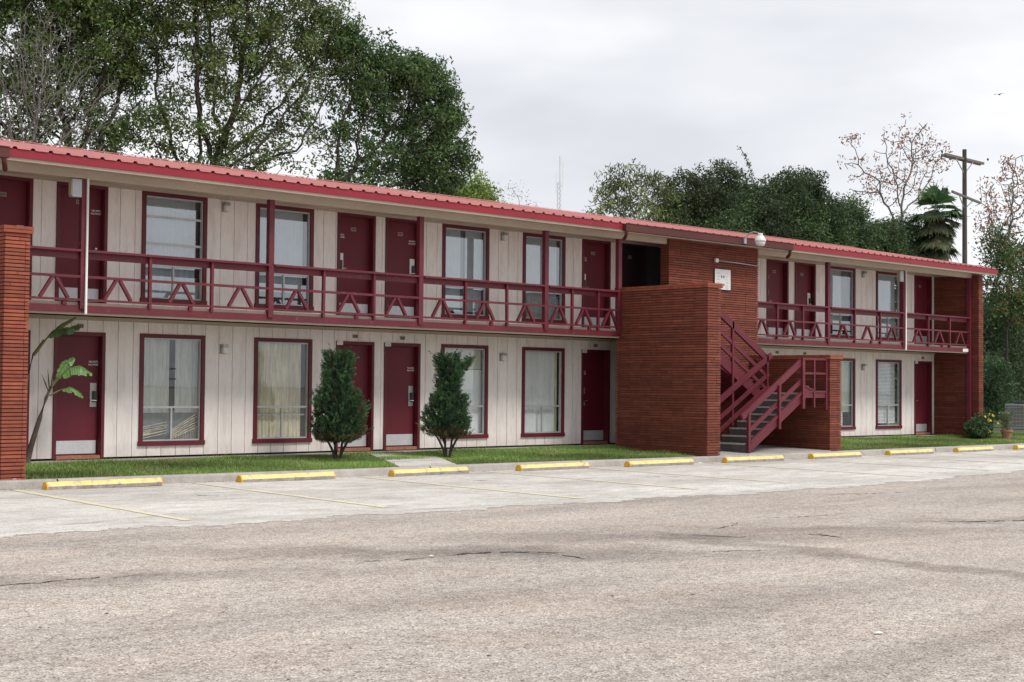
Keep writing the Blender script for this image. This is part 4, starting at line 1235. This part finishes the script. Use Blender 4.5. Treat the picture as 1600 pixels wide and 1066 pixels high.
# a climbing shoot sticking out above the dark row
t = empty('climbing_shoot', (28.4, 10, 8.4), 'thin leafy vine shoot sticking up above the dark evergreens', 'vine')
pts = np.array([(0, 0, 0), (-.25, 0, .5), (-.5, 0, 1.0), (-.75, 0, 1.35), (-1.05, 0, 1.6)])
mb = MB(); mb.tube([tuple(p) for p in pts], .012, 5); mb.build('stem', M['bark'], t)
cs = np.array([pts[0]+(pts[3]-pts[0])*k/14 for k in range(15)]+[pts[4]])
leaves('leaf', cs, 12, (.06, .06, .06), .10, GDK, t, M['leaf'], seed=3)
RUST = [(.22, .085, .045), (.17, .075, .05), (.26, .12, .065), (.12, .075, .06), (.14, .10, .07)]
tree('rusty_tree', (44.0, 14, -.3), (44.3, 14, 7.5), [[40.47, 14.0, 12.46, 0.5], [42.51, 14.0, 12.56, 0.72], [45.19, 14.0, 12.89, 1.04], [46.87, 14.0, 12.49, 1.06], [44.1, 14.0, 10.98, 1.18], [40.97, 14.0, 11.37, 0.71], [42.0, 14.0, 10.48, 0.86], [46.87, 14.0, 10.67, 0.91], [48.6, 14.0, 12.38, 0.46]], 330,
     'nearly bare tree with rusty leaf tufts left of the utility pole', per=9, sig=.13, size=.15, cols=RUST, seed=15, bark='barkgrey', r_tip=.014, expo=.37, step=.3, kill=.35, leafy=.55)
tree('rusty_tree', (47.2, 10, -.3), (47.0, 10, 6.5), [[46.1, 10.0, 10.23, 1.01], [47.86, 10.0, 11.28, 0.88], [44.95, 10.0, 8.98, 0.85], [47.85, 10.0, 9.52, 0.88], [46.97, 10.0, 11.48, 0.6], [49.3, 10, 10.6, 1.0], [46, 10, 8.2, .9]], 330,
     'nearly bare tree with rusty leaf tufts right of the utility pole', per=8, sig=.14, size=.16, cols=RUST, seed=16, bark='barkgrey', r_tip=.014, expo=.37, step=.3, kill=.33, leafy=.45)
RV = [[36.79, 5.0, 6.91, 0.75], [38.28, 5.0, 6.52, 0.87], [36.75, 5.0, 5.43, 0.73], [38.27, 5.0, 4.78, 0.99]]
tree('broadleaf_tree', (37.5, 5, -.3), (37.4, 5, 3.6), RV+[[39.8, 5, 6.4, .9], [39.6, 5, 5.0, 1.0], [37.0, 5, 6.2, .7], [37.4, 5, 4.4, .7]], 330,
     'tall mid green tree standing past the right end of the building', per=34, sig=.24, size=.15, cols=G2+GOL[:2]+[(.2, .10, .05)], seed=17, step=.25)
tree('overgrown_tree', (38.4, 6.5, -.3), (38.5, 6.5, 1.4), [[38.2, 6.5, 3.4, 1.0], [37.3, 6.2, 2.4, 1.1], [39.6, 6.5, 3.0, 1.1], [40.5, 6.5, 2.0, 1.2], [38.6, 6.5, 1.6, 1.2], [39.4, 6.5, 4.4, .8], [37.0, 6.2, 4.0, .9]], 420,
     'dark tangled overgrown tree with grey stems behind the potted plant', per=36, sig=.26, size=.15, cols=GDK+[(.05, .06, .04)], seed=18, bark='barkgrey', r_tip=.014, step=.22)
tree('green_shrub', (33.2, 3.3, -.2), (33.2, 3.3, .1), [[32.61, 3.2, 1.43, 0.5], [33.3, 3.2, 1.9, 0.6], [33.74, 3.2, .8, 0.5], [32.8, 3.2, .7, .5]], 160,
     'feathery green shrub growing right beside the end brick wall', per=60, sig=.18, size=.16, cols=[(.03, .062, .026), (.045, .085, .03), (.022, .045, .02)], seed=19, cat='shrub', asp=.2, step=.15)
tree('green_shrub', (35.2, 2.6, -.2), (35.2, 2.6, 0), [[35.0, 2.6, .45, .5], [35.8, 2.6, .5, .55], [34.4, 2.8, .3, .4], [36.6, 2.8, .5, .5]], 130,
     'low dark green shrub beside the metal condenser unit', per=55, sig=.16, size=.12, cols=G2, seed=20, cat='shrub', step=.15)
# bank of woodland beyond, only a dark mass between the trees
r_ = np.random.default_rng(50)
Cw = np.column_stack([r_.uniform(38, 62, 900), r_.uniform(9, 13, 900), r_.uniform(0, 1, 900)**.8*5.2])
o = leaves('woodland', Cw, 60, (.45, .4, .4), .24, GDK+[(.045, .06, .03)], None, M['leaf'], seed=51); tag(o, kind='stuff', cat='woodland', label='dark mass of far woodland filling the gaps beyond the right end of the building')

# palm
t = empty('fan_palm', (39.22, 9.0, -.3), 'fan palm with a hanging skirt of dead fronds, left of the utility pole', 'palm')
mb = MB(); mb.tube([(0, 0, 0), (.05, 0, 4), (0, 0, 8.9)], [.20, .16, .15], 10); mb.build('trunk', M['barkbrown'], t, smooth=True)
def fan(mb, base, d, L, spread, cols, sag):
    d = Vector(d).normalized(); side = d.cross(Vector((0, 0, 1))).normalized(); upv = side.cross(d)
    hub = Vector(base)+d*L*.45
    mb.tube([base, tuple(hub)], .014, 4, col=cols[0])
    n = 22
    for k in range(n):
        a = -spread+2*spread*k/(n-1)
        dd = (d*math.cos(a)+side*math.sin(a)).normalized()
        tip = hub+dd*L*.62*random.uniform(.85, 1.05)+Vector((0, 0, -sag*abs(random.gauss(.6, .3))))
        midp = hub+dd*L*.36; w_ = side*math.cos(a)*.045-d*math.sin(a)*.045
        c = random.choice(cols)
        mb.quad(tuple(hub), tuple(midp+w_), tuple(tip), tuple(midp-w_), c)
mb = MB(); random.seed(3)
for k in range(20):
    az = k*2.4; el = random.uniform(-.35, 1.4)
    fan(mb, (0, 0, 8.9), (math.cos(az)*math.cos(el), math.sin(az)*math.cos(el), math.sin(el)), random.uniform(1.05, 1.4), 1.5, [(.045, .09, .035), (.065, .12, .045), (.03, .06, .028)], .3)
mb.build('crown', M['leaf'], t)
mb = MB()
for k in range(46):
    az = k*2.4; el = random.uniform(-1.35, -.35)
    fan(mb, (0, 0, 9.25-random.uniform(0, 2.4)*random.uniform(.3, 1)), (math.cos(az)*math.cos(el), math.sin(az)*math.cos(el), math.sin(el)), random.uniform(.85, 1.25), .9, [(.11, .105, .06), (.07, .07, .045), (.05, .08, .035)], .2)
mb.build('dead_skirt', M['leaf'], t)
random.seed(21)

# trimmed junipers
def juniper(x, y, prof, label, seed, arm=None, lean=0.0):
    r = np.random.default_rng(seed)
    t = empty('juniper_shrub', (x, y, -.07), label, 'shrub', 'trimmed junipers on the lawn')
    zs = np.array([p[0] for p in prof]); rs = np.array([p[1] for p in prof])
    n = 2300
    z = r.uniform(zs[0], zs[-1], n*3); rr = np.interp(z, zs, rs); keepm = r.uniform(0, rs.max(), n*3) < rr; z = z[keepm][:n]; rr = rr[keepm][:n]; n = len(z)
    th = r.uniform(0, 2*math.pi, n)
    lump = 1+.15*np.sin(th*3+z*6+seed)+.12*np.sin(th*5-z*12+seed*2)+.10*np.sin(th*8+z*21)
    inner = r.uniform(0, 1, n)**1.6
    rad = rr*.90*lump*(1-.45*inner)
    P = np.column_stack([rad*np.cos(th)+lean*z, rad*np.sin(th), z])
    lf = (lump-lump.min())/(lump.max()-lump.min())
    if arm is not None:
        a = np.array(arm); m = 130; tt = r.uniform(0, 1, m)[:, None]
        P = np.vstack([P, a[0]+(a[1]-a[0])*tt+r.normal(0, 1, (m, 3))*(.045*(1-.4*tt))]); th = np.concatenate([th, r.uniform(0, 6.28, m)])
        inner = np.concatenate([inner, np.zeros(m)]); lf = np.concatenate([lf, np.full(m, .6)])
    n = len(P); K = 30
    axis = np.column_stack([np.cos(th)*.8, np.sin(th)*.8, np.full(n, .9)])+r.normal(0, .28, (n, 3)); axis /= np.linalg.norm(axis, axis=1)[:, None]
    Lt = r.uniform(.07, .13, n)*np.where(r.uniform(0, 1, n) < .04, 1.9, 1)
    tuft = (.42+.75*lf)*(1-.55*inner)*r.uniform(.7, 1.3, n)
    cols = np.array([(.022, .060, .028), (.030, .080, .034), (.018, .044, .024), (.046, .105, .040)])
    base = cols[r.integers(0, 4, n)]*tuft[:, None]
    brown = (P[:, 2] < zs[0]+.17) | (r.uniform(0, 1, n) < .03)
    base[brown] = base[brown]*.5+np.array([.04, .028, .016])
    Pk = np.repeat(P, K, 0); Ak = np.repeat(axis, K, 0); Lk = np.repeat(Lt, K)[:, None]; m = n*K
    off = r.uniform(0, .85, m)[:, None]
    o0 = Pk+Ak*Lk*off+r.normal(0, .010, (m, 3))
    out_ = Ak+r.normal(0, .42, (m, 3)); out_ /= np.linalg.norm(out_, axis=1)[:, None]
    q = r.normal(0, 1, (m, 3)); sd_ = np.cross(out_, q); sd_ /= np.linalg.norm(sd_, axis=1)[:, None]
    Ln = r.uniform(.018, .038, m)[:, None]
    V = np.stack([o0-sd_*.0055, o0+sd_*.0055, o0+out_*Ln], axis=1).reshape(-1, 3); F = np.arange(m*3).reshape(-1, 3)
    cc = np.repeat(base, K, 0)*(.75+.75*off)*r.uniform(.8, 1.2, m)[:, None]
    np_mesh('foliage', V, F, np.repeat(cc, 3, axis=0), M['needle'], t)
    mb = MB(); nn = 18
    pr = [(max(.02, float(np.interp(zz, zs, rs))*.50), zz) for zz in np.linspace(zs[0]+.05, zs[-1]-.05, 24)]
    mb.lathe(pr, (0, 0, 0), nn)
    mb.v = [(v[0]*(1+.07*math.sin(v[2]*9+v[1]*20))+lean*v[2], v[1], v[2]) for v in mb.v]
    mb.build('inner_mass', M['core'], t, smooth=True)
    for k, (ax, ay, hx, hy, hz_) in enumerate(((-.05, .0, -.30, .05, .46), (-.02, .03, -.10, .0, .55), (.03, -.03, .12, -.05, .52), (.05, .02, .34, .0, .44), (.0, .05, .02, .22, .5))):
        mb = MB(); mb.tube([(ax, ay, -.03), (ax*1.2+hx*.15, ay, .14), (hx*.6, hy*.6, .30), (hx, hy, hz_)], [.026, .024, .020, .012], 7); mb.build('stem', M['bark'], t, smooth=True)
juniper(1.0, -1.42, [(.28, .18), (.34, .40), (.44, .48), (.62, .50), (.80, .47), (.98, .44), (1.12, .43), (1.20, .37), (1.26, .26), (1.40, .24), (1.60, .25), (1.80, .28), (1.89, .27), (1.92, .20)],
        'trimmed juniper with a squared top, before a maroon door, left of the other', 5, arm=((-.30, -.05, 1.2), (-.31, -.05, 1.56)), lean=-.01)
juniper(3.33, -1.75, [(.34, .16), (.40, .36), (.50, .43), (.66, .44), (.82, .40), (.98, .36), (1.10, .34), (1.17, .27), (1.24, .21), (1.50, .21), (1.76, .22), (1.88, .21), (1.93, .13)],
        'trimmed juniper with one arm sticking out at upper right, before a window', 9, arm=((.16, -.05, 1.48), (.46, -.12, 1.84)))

# banana plant leaning out beside the brick pier
t = empty('banana_plant', (-4.52, -.62, -.05), 'leaning banana plant with torn green leaves beside the left brick pier', 'plant')
B0 = Vector(t.location)
def rel(p): return tuple(Vector(p)-B0)
mb = MB(); mb.tube([rel(p) for p in ((-4.52, -.62, -.08), (-4.44, -.62, .25), (-4.30, -.62, .70), (-4.20, -.62, 1.02), (-4.12, -.62, 1.20))], [.055, .045, .036, .028, .018], 9); mb.build('stem', M['barkbrown'], t, smooth=True)
mb = MB(); mb.tube([rel(p) for p in ((-4.62, -.60, -.08), (-4.60, -.6, .6), (-4.52, -.6, 1.3), (-4.42, -.6, 1.72), (-4.25, -.6, 1.95))], [.035, .032, .025, .016, .010], 8); mb.build('stem', M['barkbrown'], t, smooth=True)
for a_, b_ in (((-4.14, -.62, 1.12), (-4.20, -.66, 1.48)), ((-4.13, -.62, 1.14), (-4.08, -.64, 1.52)), ((-4.15, -.62, 1.10), (-4.27, -.6, 1.40))):
    mb = MB(); mb.tube([rel(a_), rel(Vector(a_).lerp(Vector(b_), .5)), rel(b_)], [.010, .012, .002], 5); mb.build('leaf_spear', M['barkbrown'], t)
def banana_leaf(pts, width, seed, cols):
    """leaf blade along a rib; blade torn into strips"""
    r = random.Random(seed); pts = [Vector(p) for p in pts]
    mb = MB(); mb.tube([rel(p) for p in pts], [.016]+[.009]*(len(pts)-2)+[.004], 6, col=(.16, .19, .06))
    n = 26
    def at(t_):
        f = t_*(len(pts)-1); i = min(int(f), len(pts)-2); return pts[i].lerp(pts[i+1], f-i)
    t0 = .30
    for side in (-1, 1):
        k = 0
        while k < n:
            m = r.randint(2, 5); sagk = r.uniform(.15, .8)
            for j in range(k, min(k+m, n)):
                ta, tb = t0+(1-t0)*j/n, t0+(1-t0)*(j+1)/n
                pa, pb = at(ta), at(tb); d = (pb-pa).normalized(); sv = d.cross(Vector((.15, -.5, .85))).normalized()*side
                wa = width*math.sin(math.pi*(.08+.86*j/n))**.6; wb = width*math.sin(math.pi*(.08+.86*(j+1)/n))**.6
                qa = pa+sv*wa*.9-Vector((0, 0, wa*sagk)); qb = pb+sv*wb*.9-Vector((0, 0, wb*sagk))
                ma = pa+sv*wa*.5-Vector((0, 0, wa*sagk*.2)); mb_ = pb+sv*wb*.5-Vector((0, 0, wb*sagk*.2))
                c = r.choice(cols)
                mb.quad(rel(pa), rel(pb), rel(mb_), rel(ma), c); mb.quad(rel(ma), rel(mb_), rel(qb), rel(qa), c)
            k += m
    mb.build('leaf', M['frond'], t)
bc = [(.14, .32, .08), (.18, .38, .11), (.11, .25, .07), (.22, .38, .12)]
banana_leaf([(-4.12, -.62, 1.18), (-3.98, -.64, 1.36), (-3.84, -.68, 1.50), (-3.68, -.74, 1.53), (-3.50, -.80, 1.42)], .12, 2, bc)
banana_leaf([(-4.14, -.62, 1.15), (-4.0, -.62, 1.38), (-3.86, -.60, 1.60), (-3.72, -.6, 1.68)], .085, 5, bc)
banana_leaf([(-4.14, -.62, 1.06), (-3.97, -.64, 1.15), (-3.82, -.7, 1.19), (-3.70, -.72, 1.13), (-3.62, -.74, 1.04)], .08, 3, bc)
banana_leaf([(-4.42, -.6, 1.70), (-4.22, -.62, 1.97), (-4.02, -.66, 2.12), (-3.82, -.72, 2.16), (-3.70, -.76, 2.20)], .11, 4, [(.05, .14, .05), (.08, .2, .06), (.13, .24, .09)])
banana_leaf([(-4.40, -.6, 1.70), (-4.16, -.6, 2.02), (-3.92, -.6, 2.22), (-3.70, -.6, 2.34)], .045, 6, [(.16, .26, .07), (.22, .28, .1)])

# potted plant and flowering shrub by the end wall
t = empty('flower_pot', (23.95, -2.15, -.09), 'terracotta pot with a thin plant beside the end brick wall', 'potted plant')
mb = MB(); mb.lathe([(.105, 0), (.15, .21), (.175, .215), (.178, .265), (.15, .265), (.14, .23), (.01, .225)], (0, 0, 0), 20); mb.build('pot', M['terracotta'], t, smooth=False)
cs = np.array([(0.1*math.sin(k*2.1)*k/14, .1*math.cos(k*1.7)*k/14, .28+.035*k) for k in range(15)])
leaves('plant', cs, 22, (.07, .07, .03), .13, [(.06, .10, .04), (.09, .14, .05), (.14, .14, .09)], t, M['leaf'], asp=.18, seed=8)
t = empty('flowering_shrub', (22.98, -1.80, -.08), 'round shrub with small yellow flowers at the foot of the end brick wall', 'shrub')
r_ = np.random.default_rng(5)
cs = in_blobs([(0, 0, .30, .30), (.2, 0, .42, .22), (-.2, 0, .28, .24), (.28, 0, .28, .2), (.36, 0, .56, .11)], 230, r_)
leaves('foliage', cs, 40, (.06, .06, .06), .07, [(.03, .065, .025), (.045, .09, .03), (.02, .04, .02), (.07, .10, .03)], t, M['leaf'], seed=9)
fl = in_blobs([(.1, -.25, .5, .28), (.3, -.15, .58, .2)], 15, r_)
tag(leaves('flower', fl, 5, (.018, .018, .018), .06, [(.55, .42, .06), (.62, .50, .16)], t, M['leaf'], asp=.8, seed=10), kind='stuff')
mb = MB()
for k in range(5): mb.tube([(0, 0, 0), (.12*math.cos(k*1.3), .1*math.sin(k*1.3), .3)], [.012, .006], 5)
mb.build('stem', M['bark'], t)

# condenser unit on its pad
t = empty('condenser_unit', (30.8, .9, -.04), 'grey metal condenser unit with wire guard at the right edge', 'air conditioner')
mb = MB(); mb.box(-.62, .62, -.55, .55, -.05, .05); mb.build('pad', M['kerb'], t)
mb = MB(); mb.box(-.42, .42, -.36, .36, .14, .82); mb.build('coil', M['lockm'], t)
mb = MB(); mb.box(-.46, .46, -.40, .40, .82, .90); mb.build('top_cover', M['galv'], t, bevel=.01)
mb = MB(); mb.box(-.46, .46, -.40, .40, .07, .14); mb.build('base_pan', M['galv'], t, bevel=.01)
mb = MB()
for k in range(6):
    z = .20+k*.115
    for a, b in (((-.47, -.41, z), (.47, -.41, z)), ((-.47, -.41, z), (-.47, .41, z))): mb.tube([a, b], .010, 6)
for k in range(7):
    u = -.45+k*.15; mb.tube([(u, -.415, .08), (u, -.415, .88)], .007, 6); mb.tube([(-.475, u*.85, .08), (-.475, u*.85, .88)], .007, 6)
mb.build('wire_guard', M['galv'], t)
mb = MB(); mb.lathe([(.30, .90), (.33, .95), (.20, .985), (.02, .99)], (0, 0, 0), 18); mb.build('fan_guard', M['black'], t)
mb = MB()
for (x, y, z, s) in ((29.0, 1.9, .22, .34), (28.6, 2.1, .12, .25)):
    base = len(mb.v)
    mb.hexa([(x-s, y-.2, z-.3), (x+s, y-.2, z-.3), (x+s, y+.2, z-.3), (x-s, y+.2, z-.3), (x-s*.6, y-.15, z+.1), (x+s*.4, y-.18, z+.2), (x+s*.7, y+.15, z+.1), (x-s*.4, y+.15, z+.16)])
o = mb.build('broken_concrete', M['kerb'], bevel=.03); tag(o, 'broken pale concrete lump lying between the potted plant and the condenser', 'concrete rubble')

# utility pole
t = empty('utility_pole', (39.6, 8.0, -.3), 'weathered wooden utility pole with crossarms behind the right roof end', 'utility pole')
mb = MB(); mb.tube([(0, 0, 0), (.02, 0, 5.5), (0, 0, 11.45)], [.12, .105, .085], 10); mb.build('pole', M['wood'], t, smooth=True)
mb = MB(); mb.bar((-1.86, -.2, 11.02), (2.0, .25, 11.12), .07, .10); a = mb.build('crossarm', M['wood'], t)
mb = MB(); mb.bar((-1.86, -.05, 11.0), (2.0, .40, 11.10), .07, .10)
mb.build('crossarm', M['wood'], t)
mb = MB(); mb.bar((-1.5, -.3, 9.55), (1.45, .1, 9.40), .07, .09); mb.build('crossarm', M['wood'], t)
for p_, q_ in (((-.85, -.1, 10.98), (0, 0, 10.45)), ((.85, .1, 11.02), (0, 0, 10.45)), ((-.65, -.15, 9.45), (0, 0, 9.0)), ((.65, .0, 9.40), (0, 0, 9.0))):
    mb = MB(); mb.bar(p_, q_, .03, .04); mb.build('brace', M['galv'], t)
for x, z in ((-1.75, 11.1), (1.9, 11.2), (-1.35, 9.62), (1.3, 9.48)):
    mb = MB(); mb.lathe([(.02, 0), (.035, .03), (.045, .07), (.02, .11)], (x, 0, z), 8); mb.build('insulator', M['black'], t)

# radio mast
t = empty('radio_mast', (159.2, 150, -.3), 'thin lattice radio mast far away above the roof', 'mast')
mb = MB(); H = 39.0; s0 = .36
cor = [(s0*math.cos(a), s0*math.sin(a)) for a in (0, 2.094, 4.189)]
for cx, cy in cor: mb.tube([(cx, cy, 0), (cx, cy, H-3)], .045, 4)
for k in range(44):
    z = k*(H-3)/44
    for i in range(3):
        a, b = cor[i], cor[(i+1) % 3]; mb.tube([(a[0], a[1], z), (b[0], b[1], z+(H-3)/44)], .025, 3)
mb.tube([(0, 0, H-3), (0, 0, H+1.4)], .04, 4)
mb.build('lattice', M['galv'], t)
mb = MB()
for dx, z0, z1 in ((-.8, H-5, H-1.5), (.8, H-4, H+.5), (.3, H-3, H+1.2)): mb.tube([(dx, 0, z0), (dx, 0, z1)], .045, 4)
mb.tube([(-.8, 0, H-4), (.8, 0, H-3.6)], .03, 4); mb.build('antenna', M['whitepl'], t)

# bird
t = empty('bird', (64.8, 20, 18.7), 'small dark bird flying in the sky at upper right', 'bird')
r_ = bpy.data.meshes.new('body')
mb = MB(); mb.tube([(-.22, 0, 0), (-.12, 0, .01), (0, 0, .02), (.12, 0, .015), (.2, 0, .03), (.25, 0, .03)], [.01, .045, .06, .045, .03, .006], 8); mb.build('body', M['black'], t, smooth=True)
for s in (-1, 1):
    mb = MB(); mb.quad((.08, s*.03, .03), (-.08, s*.03, .03), (-.10, s*.25, .10), (.06, s*.25, .10)); mb.quad((.06, s*.25, .10), (-.10, s*.25, .10), (-.12, s*.5, .04), (-.05, s*.52, .03)); mb.build('wing', M['black'], t)
mb = MB(); mb.tri((-.2, 0, 0), (-.34, .05, 0), (-.34, -.05, 0)); mb.build('tail', M['black'], t)
t.scale = (.65, .65, .65)

# litter
def litter(x, y, s, label, seed, z=None):
    r = random.Random(seed); mb = MB(); n = 9
    c = [(s*r.uniform(.6, 1)*math.cos(2*math.pi*k/n), s*.6*r.uniform(.6, 1)*math.sin(2*math.pi*k/n)) for k in range(n)]
    for k in range(n):
        a, b = c[k], c[(k+1) % n]
        mb.tri((0, 0, s*.35), (a[0], a[1], .004+r.uniform(0, s*.12)), (b[0], b[1], .004+r.uniform(0, s*.12)))
    o = mb.build('litter', M['whitepl']); o.location = (x, y, (gz(x) if z is None else z)+.004); tag(o, label, 'litter', 'scraps of white litter', kind='thing')
litter(-7.24, -17.9, .05, 'white paper scrap on the asphalt in the right foreground', 1)
litter(-6.70, -13.1, .035, 'tiny white scrap at the left end of the long asphalt crack', 2)
litter(-6.62, -14.3, .03, 'tiny white scrap on the asphalt just below the long crack', 3)
litter(8.2, -3.9, .09, 'crumpled white litter at the kerb by the tall brick wing wall', 4)
litter(-5.88, -3.17, .04, 'white scrap lying at the foot of the left brick pier', 5, z=kz(-6))

# grass
def grass(name, x0, x1, y0, y1, n, seed, label, skip=None):
    r = np.random.default_rng(seed)
    X = r.uniform(x0, x1, n); Y = r.uniform(y0, y1, n)
    kbv = np.array([kb(a) for a in X]); Y = kbv+.01+(Y-y0)/(y1-y0)*(y1-kbv-.01)
    dens = .55+.45*np.sin(X*1.7+np.sin(Y*3))*np.sin(Y*2.9+X*.8)
    m = r.uniform(0, 1, n) < .35+.65*dens
    if skip is not None: m &= ~skip(X, Y)
    X, Y = X[m], Y[m]; n = len(X)
    Z = np.array([lawn_z(a, b) for a, b in zip(X, Y)]) if n else np.zeros(0)
    h = r.uniform(.03, .085, n)*(0.75+.45*np.sin(X*2.3)*np.sin(Y*4.1)); th = r.uniform(0, 6.283, n); lean = r.normal(0, .022, (n, 2))
    w_ = r.uniform(.004, .009, n)
    a = np.column_stack([X-np.cos(th)*w_, Y-np.sin(th)*w_, Z]); b = np.column_stack([X+np.cos(th)*w_, Y+np.sin(th)*w_, Z])
    c = np.column_stack([X+lean[:, 0], Y+lean[:, 1], Z+h])
    V = np.stack([a, b, c], axis=1).reshape(-1, 3); F = np.arange(n*3).reshape(-1, 3)
    cols = np.array([(.25, .44, .09), (.33, .52, .12), (.18, .32, .06), (.42, .56, .18), (.58, .53, .28)])
    p = np.array([.3, .28, .2, .15, .07]); ci = r.choice(5, n, p=p)
    patch = .75+.35*np.sin(X*1.1+1)*np.sin(Y*1.9+X*.6)
    dry = (np.sin(X*3.1+2)*np.sin(Y*2.2+X) > .75)
    ci[dry & (r.uniform(0, 1, n) < .4)] = 4
    edge = np.clip((Y-y0)/.35, 0, 1)
    cc = cols[ci]*patch[:, None]*r.uniform(.8, 1.2, n)[:, None]
    e_ = (r.uniform(0, 1, n) < (1-edge)*.5); cc[e_] = cc[e_]*.5+np.array([.12, .10, .045])
    o = np_mesh(name, V, F, np.repeat(cc, 3, axis=0), M['grassm']); tag(o, label, 'grass', kind='stuff')
    return o
# dead leaves and grit gathered along the kerb, around the stops and on the concrete
def flakes(name, X, Y, Z, size, seed, label):
    r = np.random.default_rng(seed); n = len(X); P = np.column_stack([X, Y, Z+.004])
    th = r.uniform(0, 6.283, n); s_ = size*r.uniform(.4, 1.3, n)
    V = np.stack([P+np.column_stack([np.cos(th+a)*s_*k, np.sin(th+a)*s_*k*.7, r.uniform(0, .4, n)*s_]) for a, k in ((0, 1), (2.1, .7), (3.3, 1), (4.6, .6))], axis=1).reshape(-1, 3)
    cols = np.array([(.13, .085, .05), (.20, .14, .08), (.08, .055, .035), (.26, .20, .13)])
    o = np_mesh(name, V, np.arange(n*4).reshape(-1, 4), np.repeat(cols[r.integers(0, 4, n)], 4, axis=0), M['grassm']); tag(o, label, 'leaf litter', kind='stuff')
r_ = np.random.default_rng(91)
n_ = 2600; X = r_.uniform(-9, 30, n_); Y = np.array([ky(a) for a in X])-.02-r_.exponential(.07, n_); Z = np.array([gz(a) for a in X])
flakes('kerb_litter', X, Y, Z+.004, .014, 92, 'dead leaves and grit gathered along the foot of the kerb')
n_ = 1500; X = r_.uniform(-9, 24, n_); Y = np.array([edge_y(a) for a in X])*.0-9.3+r_.exponential(1.0, n_)*1.6-.6; Y = np.minimum(Y, -3.8); Z = np.array([gz(a) for a in X])
flakes('yard_litter', X, Y, Z+.004, .010, 93, 'scattered brown leaf bits on the concrete and asphalt')
def on_path(X, Y):
    t_ = (Y+3.12)/(2.56); return (X > 1.05+1.3*t_+.04*np.sin(Y*9)) & (X < 2.35+1.4*t_+.05*np.sin(Y*7)) & (Y < -2.0)
grass('lawn_grass', -5.68, 8.79, KB+.01, -.50, 130000, 31, 'short green grass in front of the left rooms', on_path)
grass('lawn_grass', 13.78, 33.0, KB+.01, -.50, 110000, 32, 'short green grass in front of the far rooms and past the end wall')
grass('lawn_grass', -13, -6.09, KB+.01, -.50, 20000, 33, 'short green grass left of the brick pier')
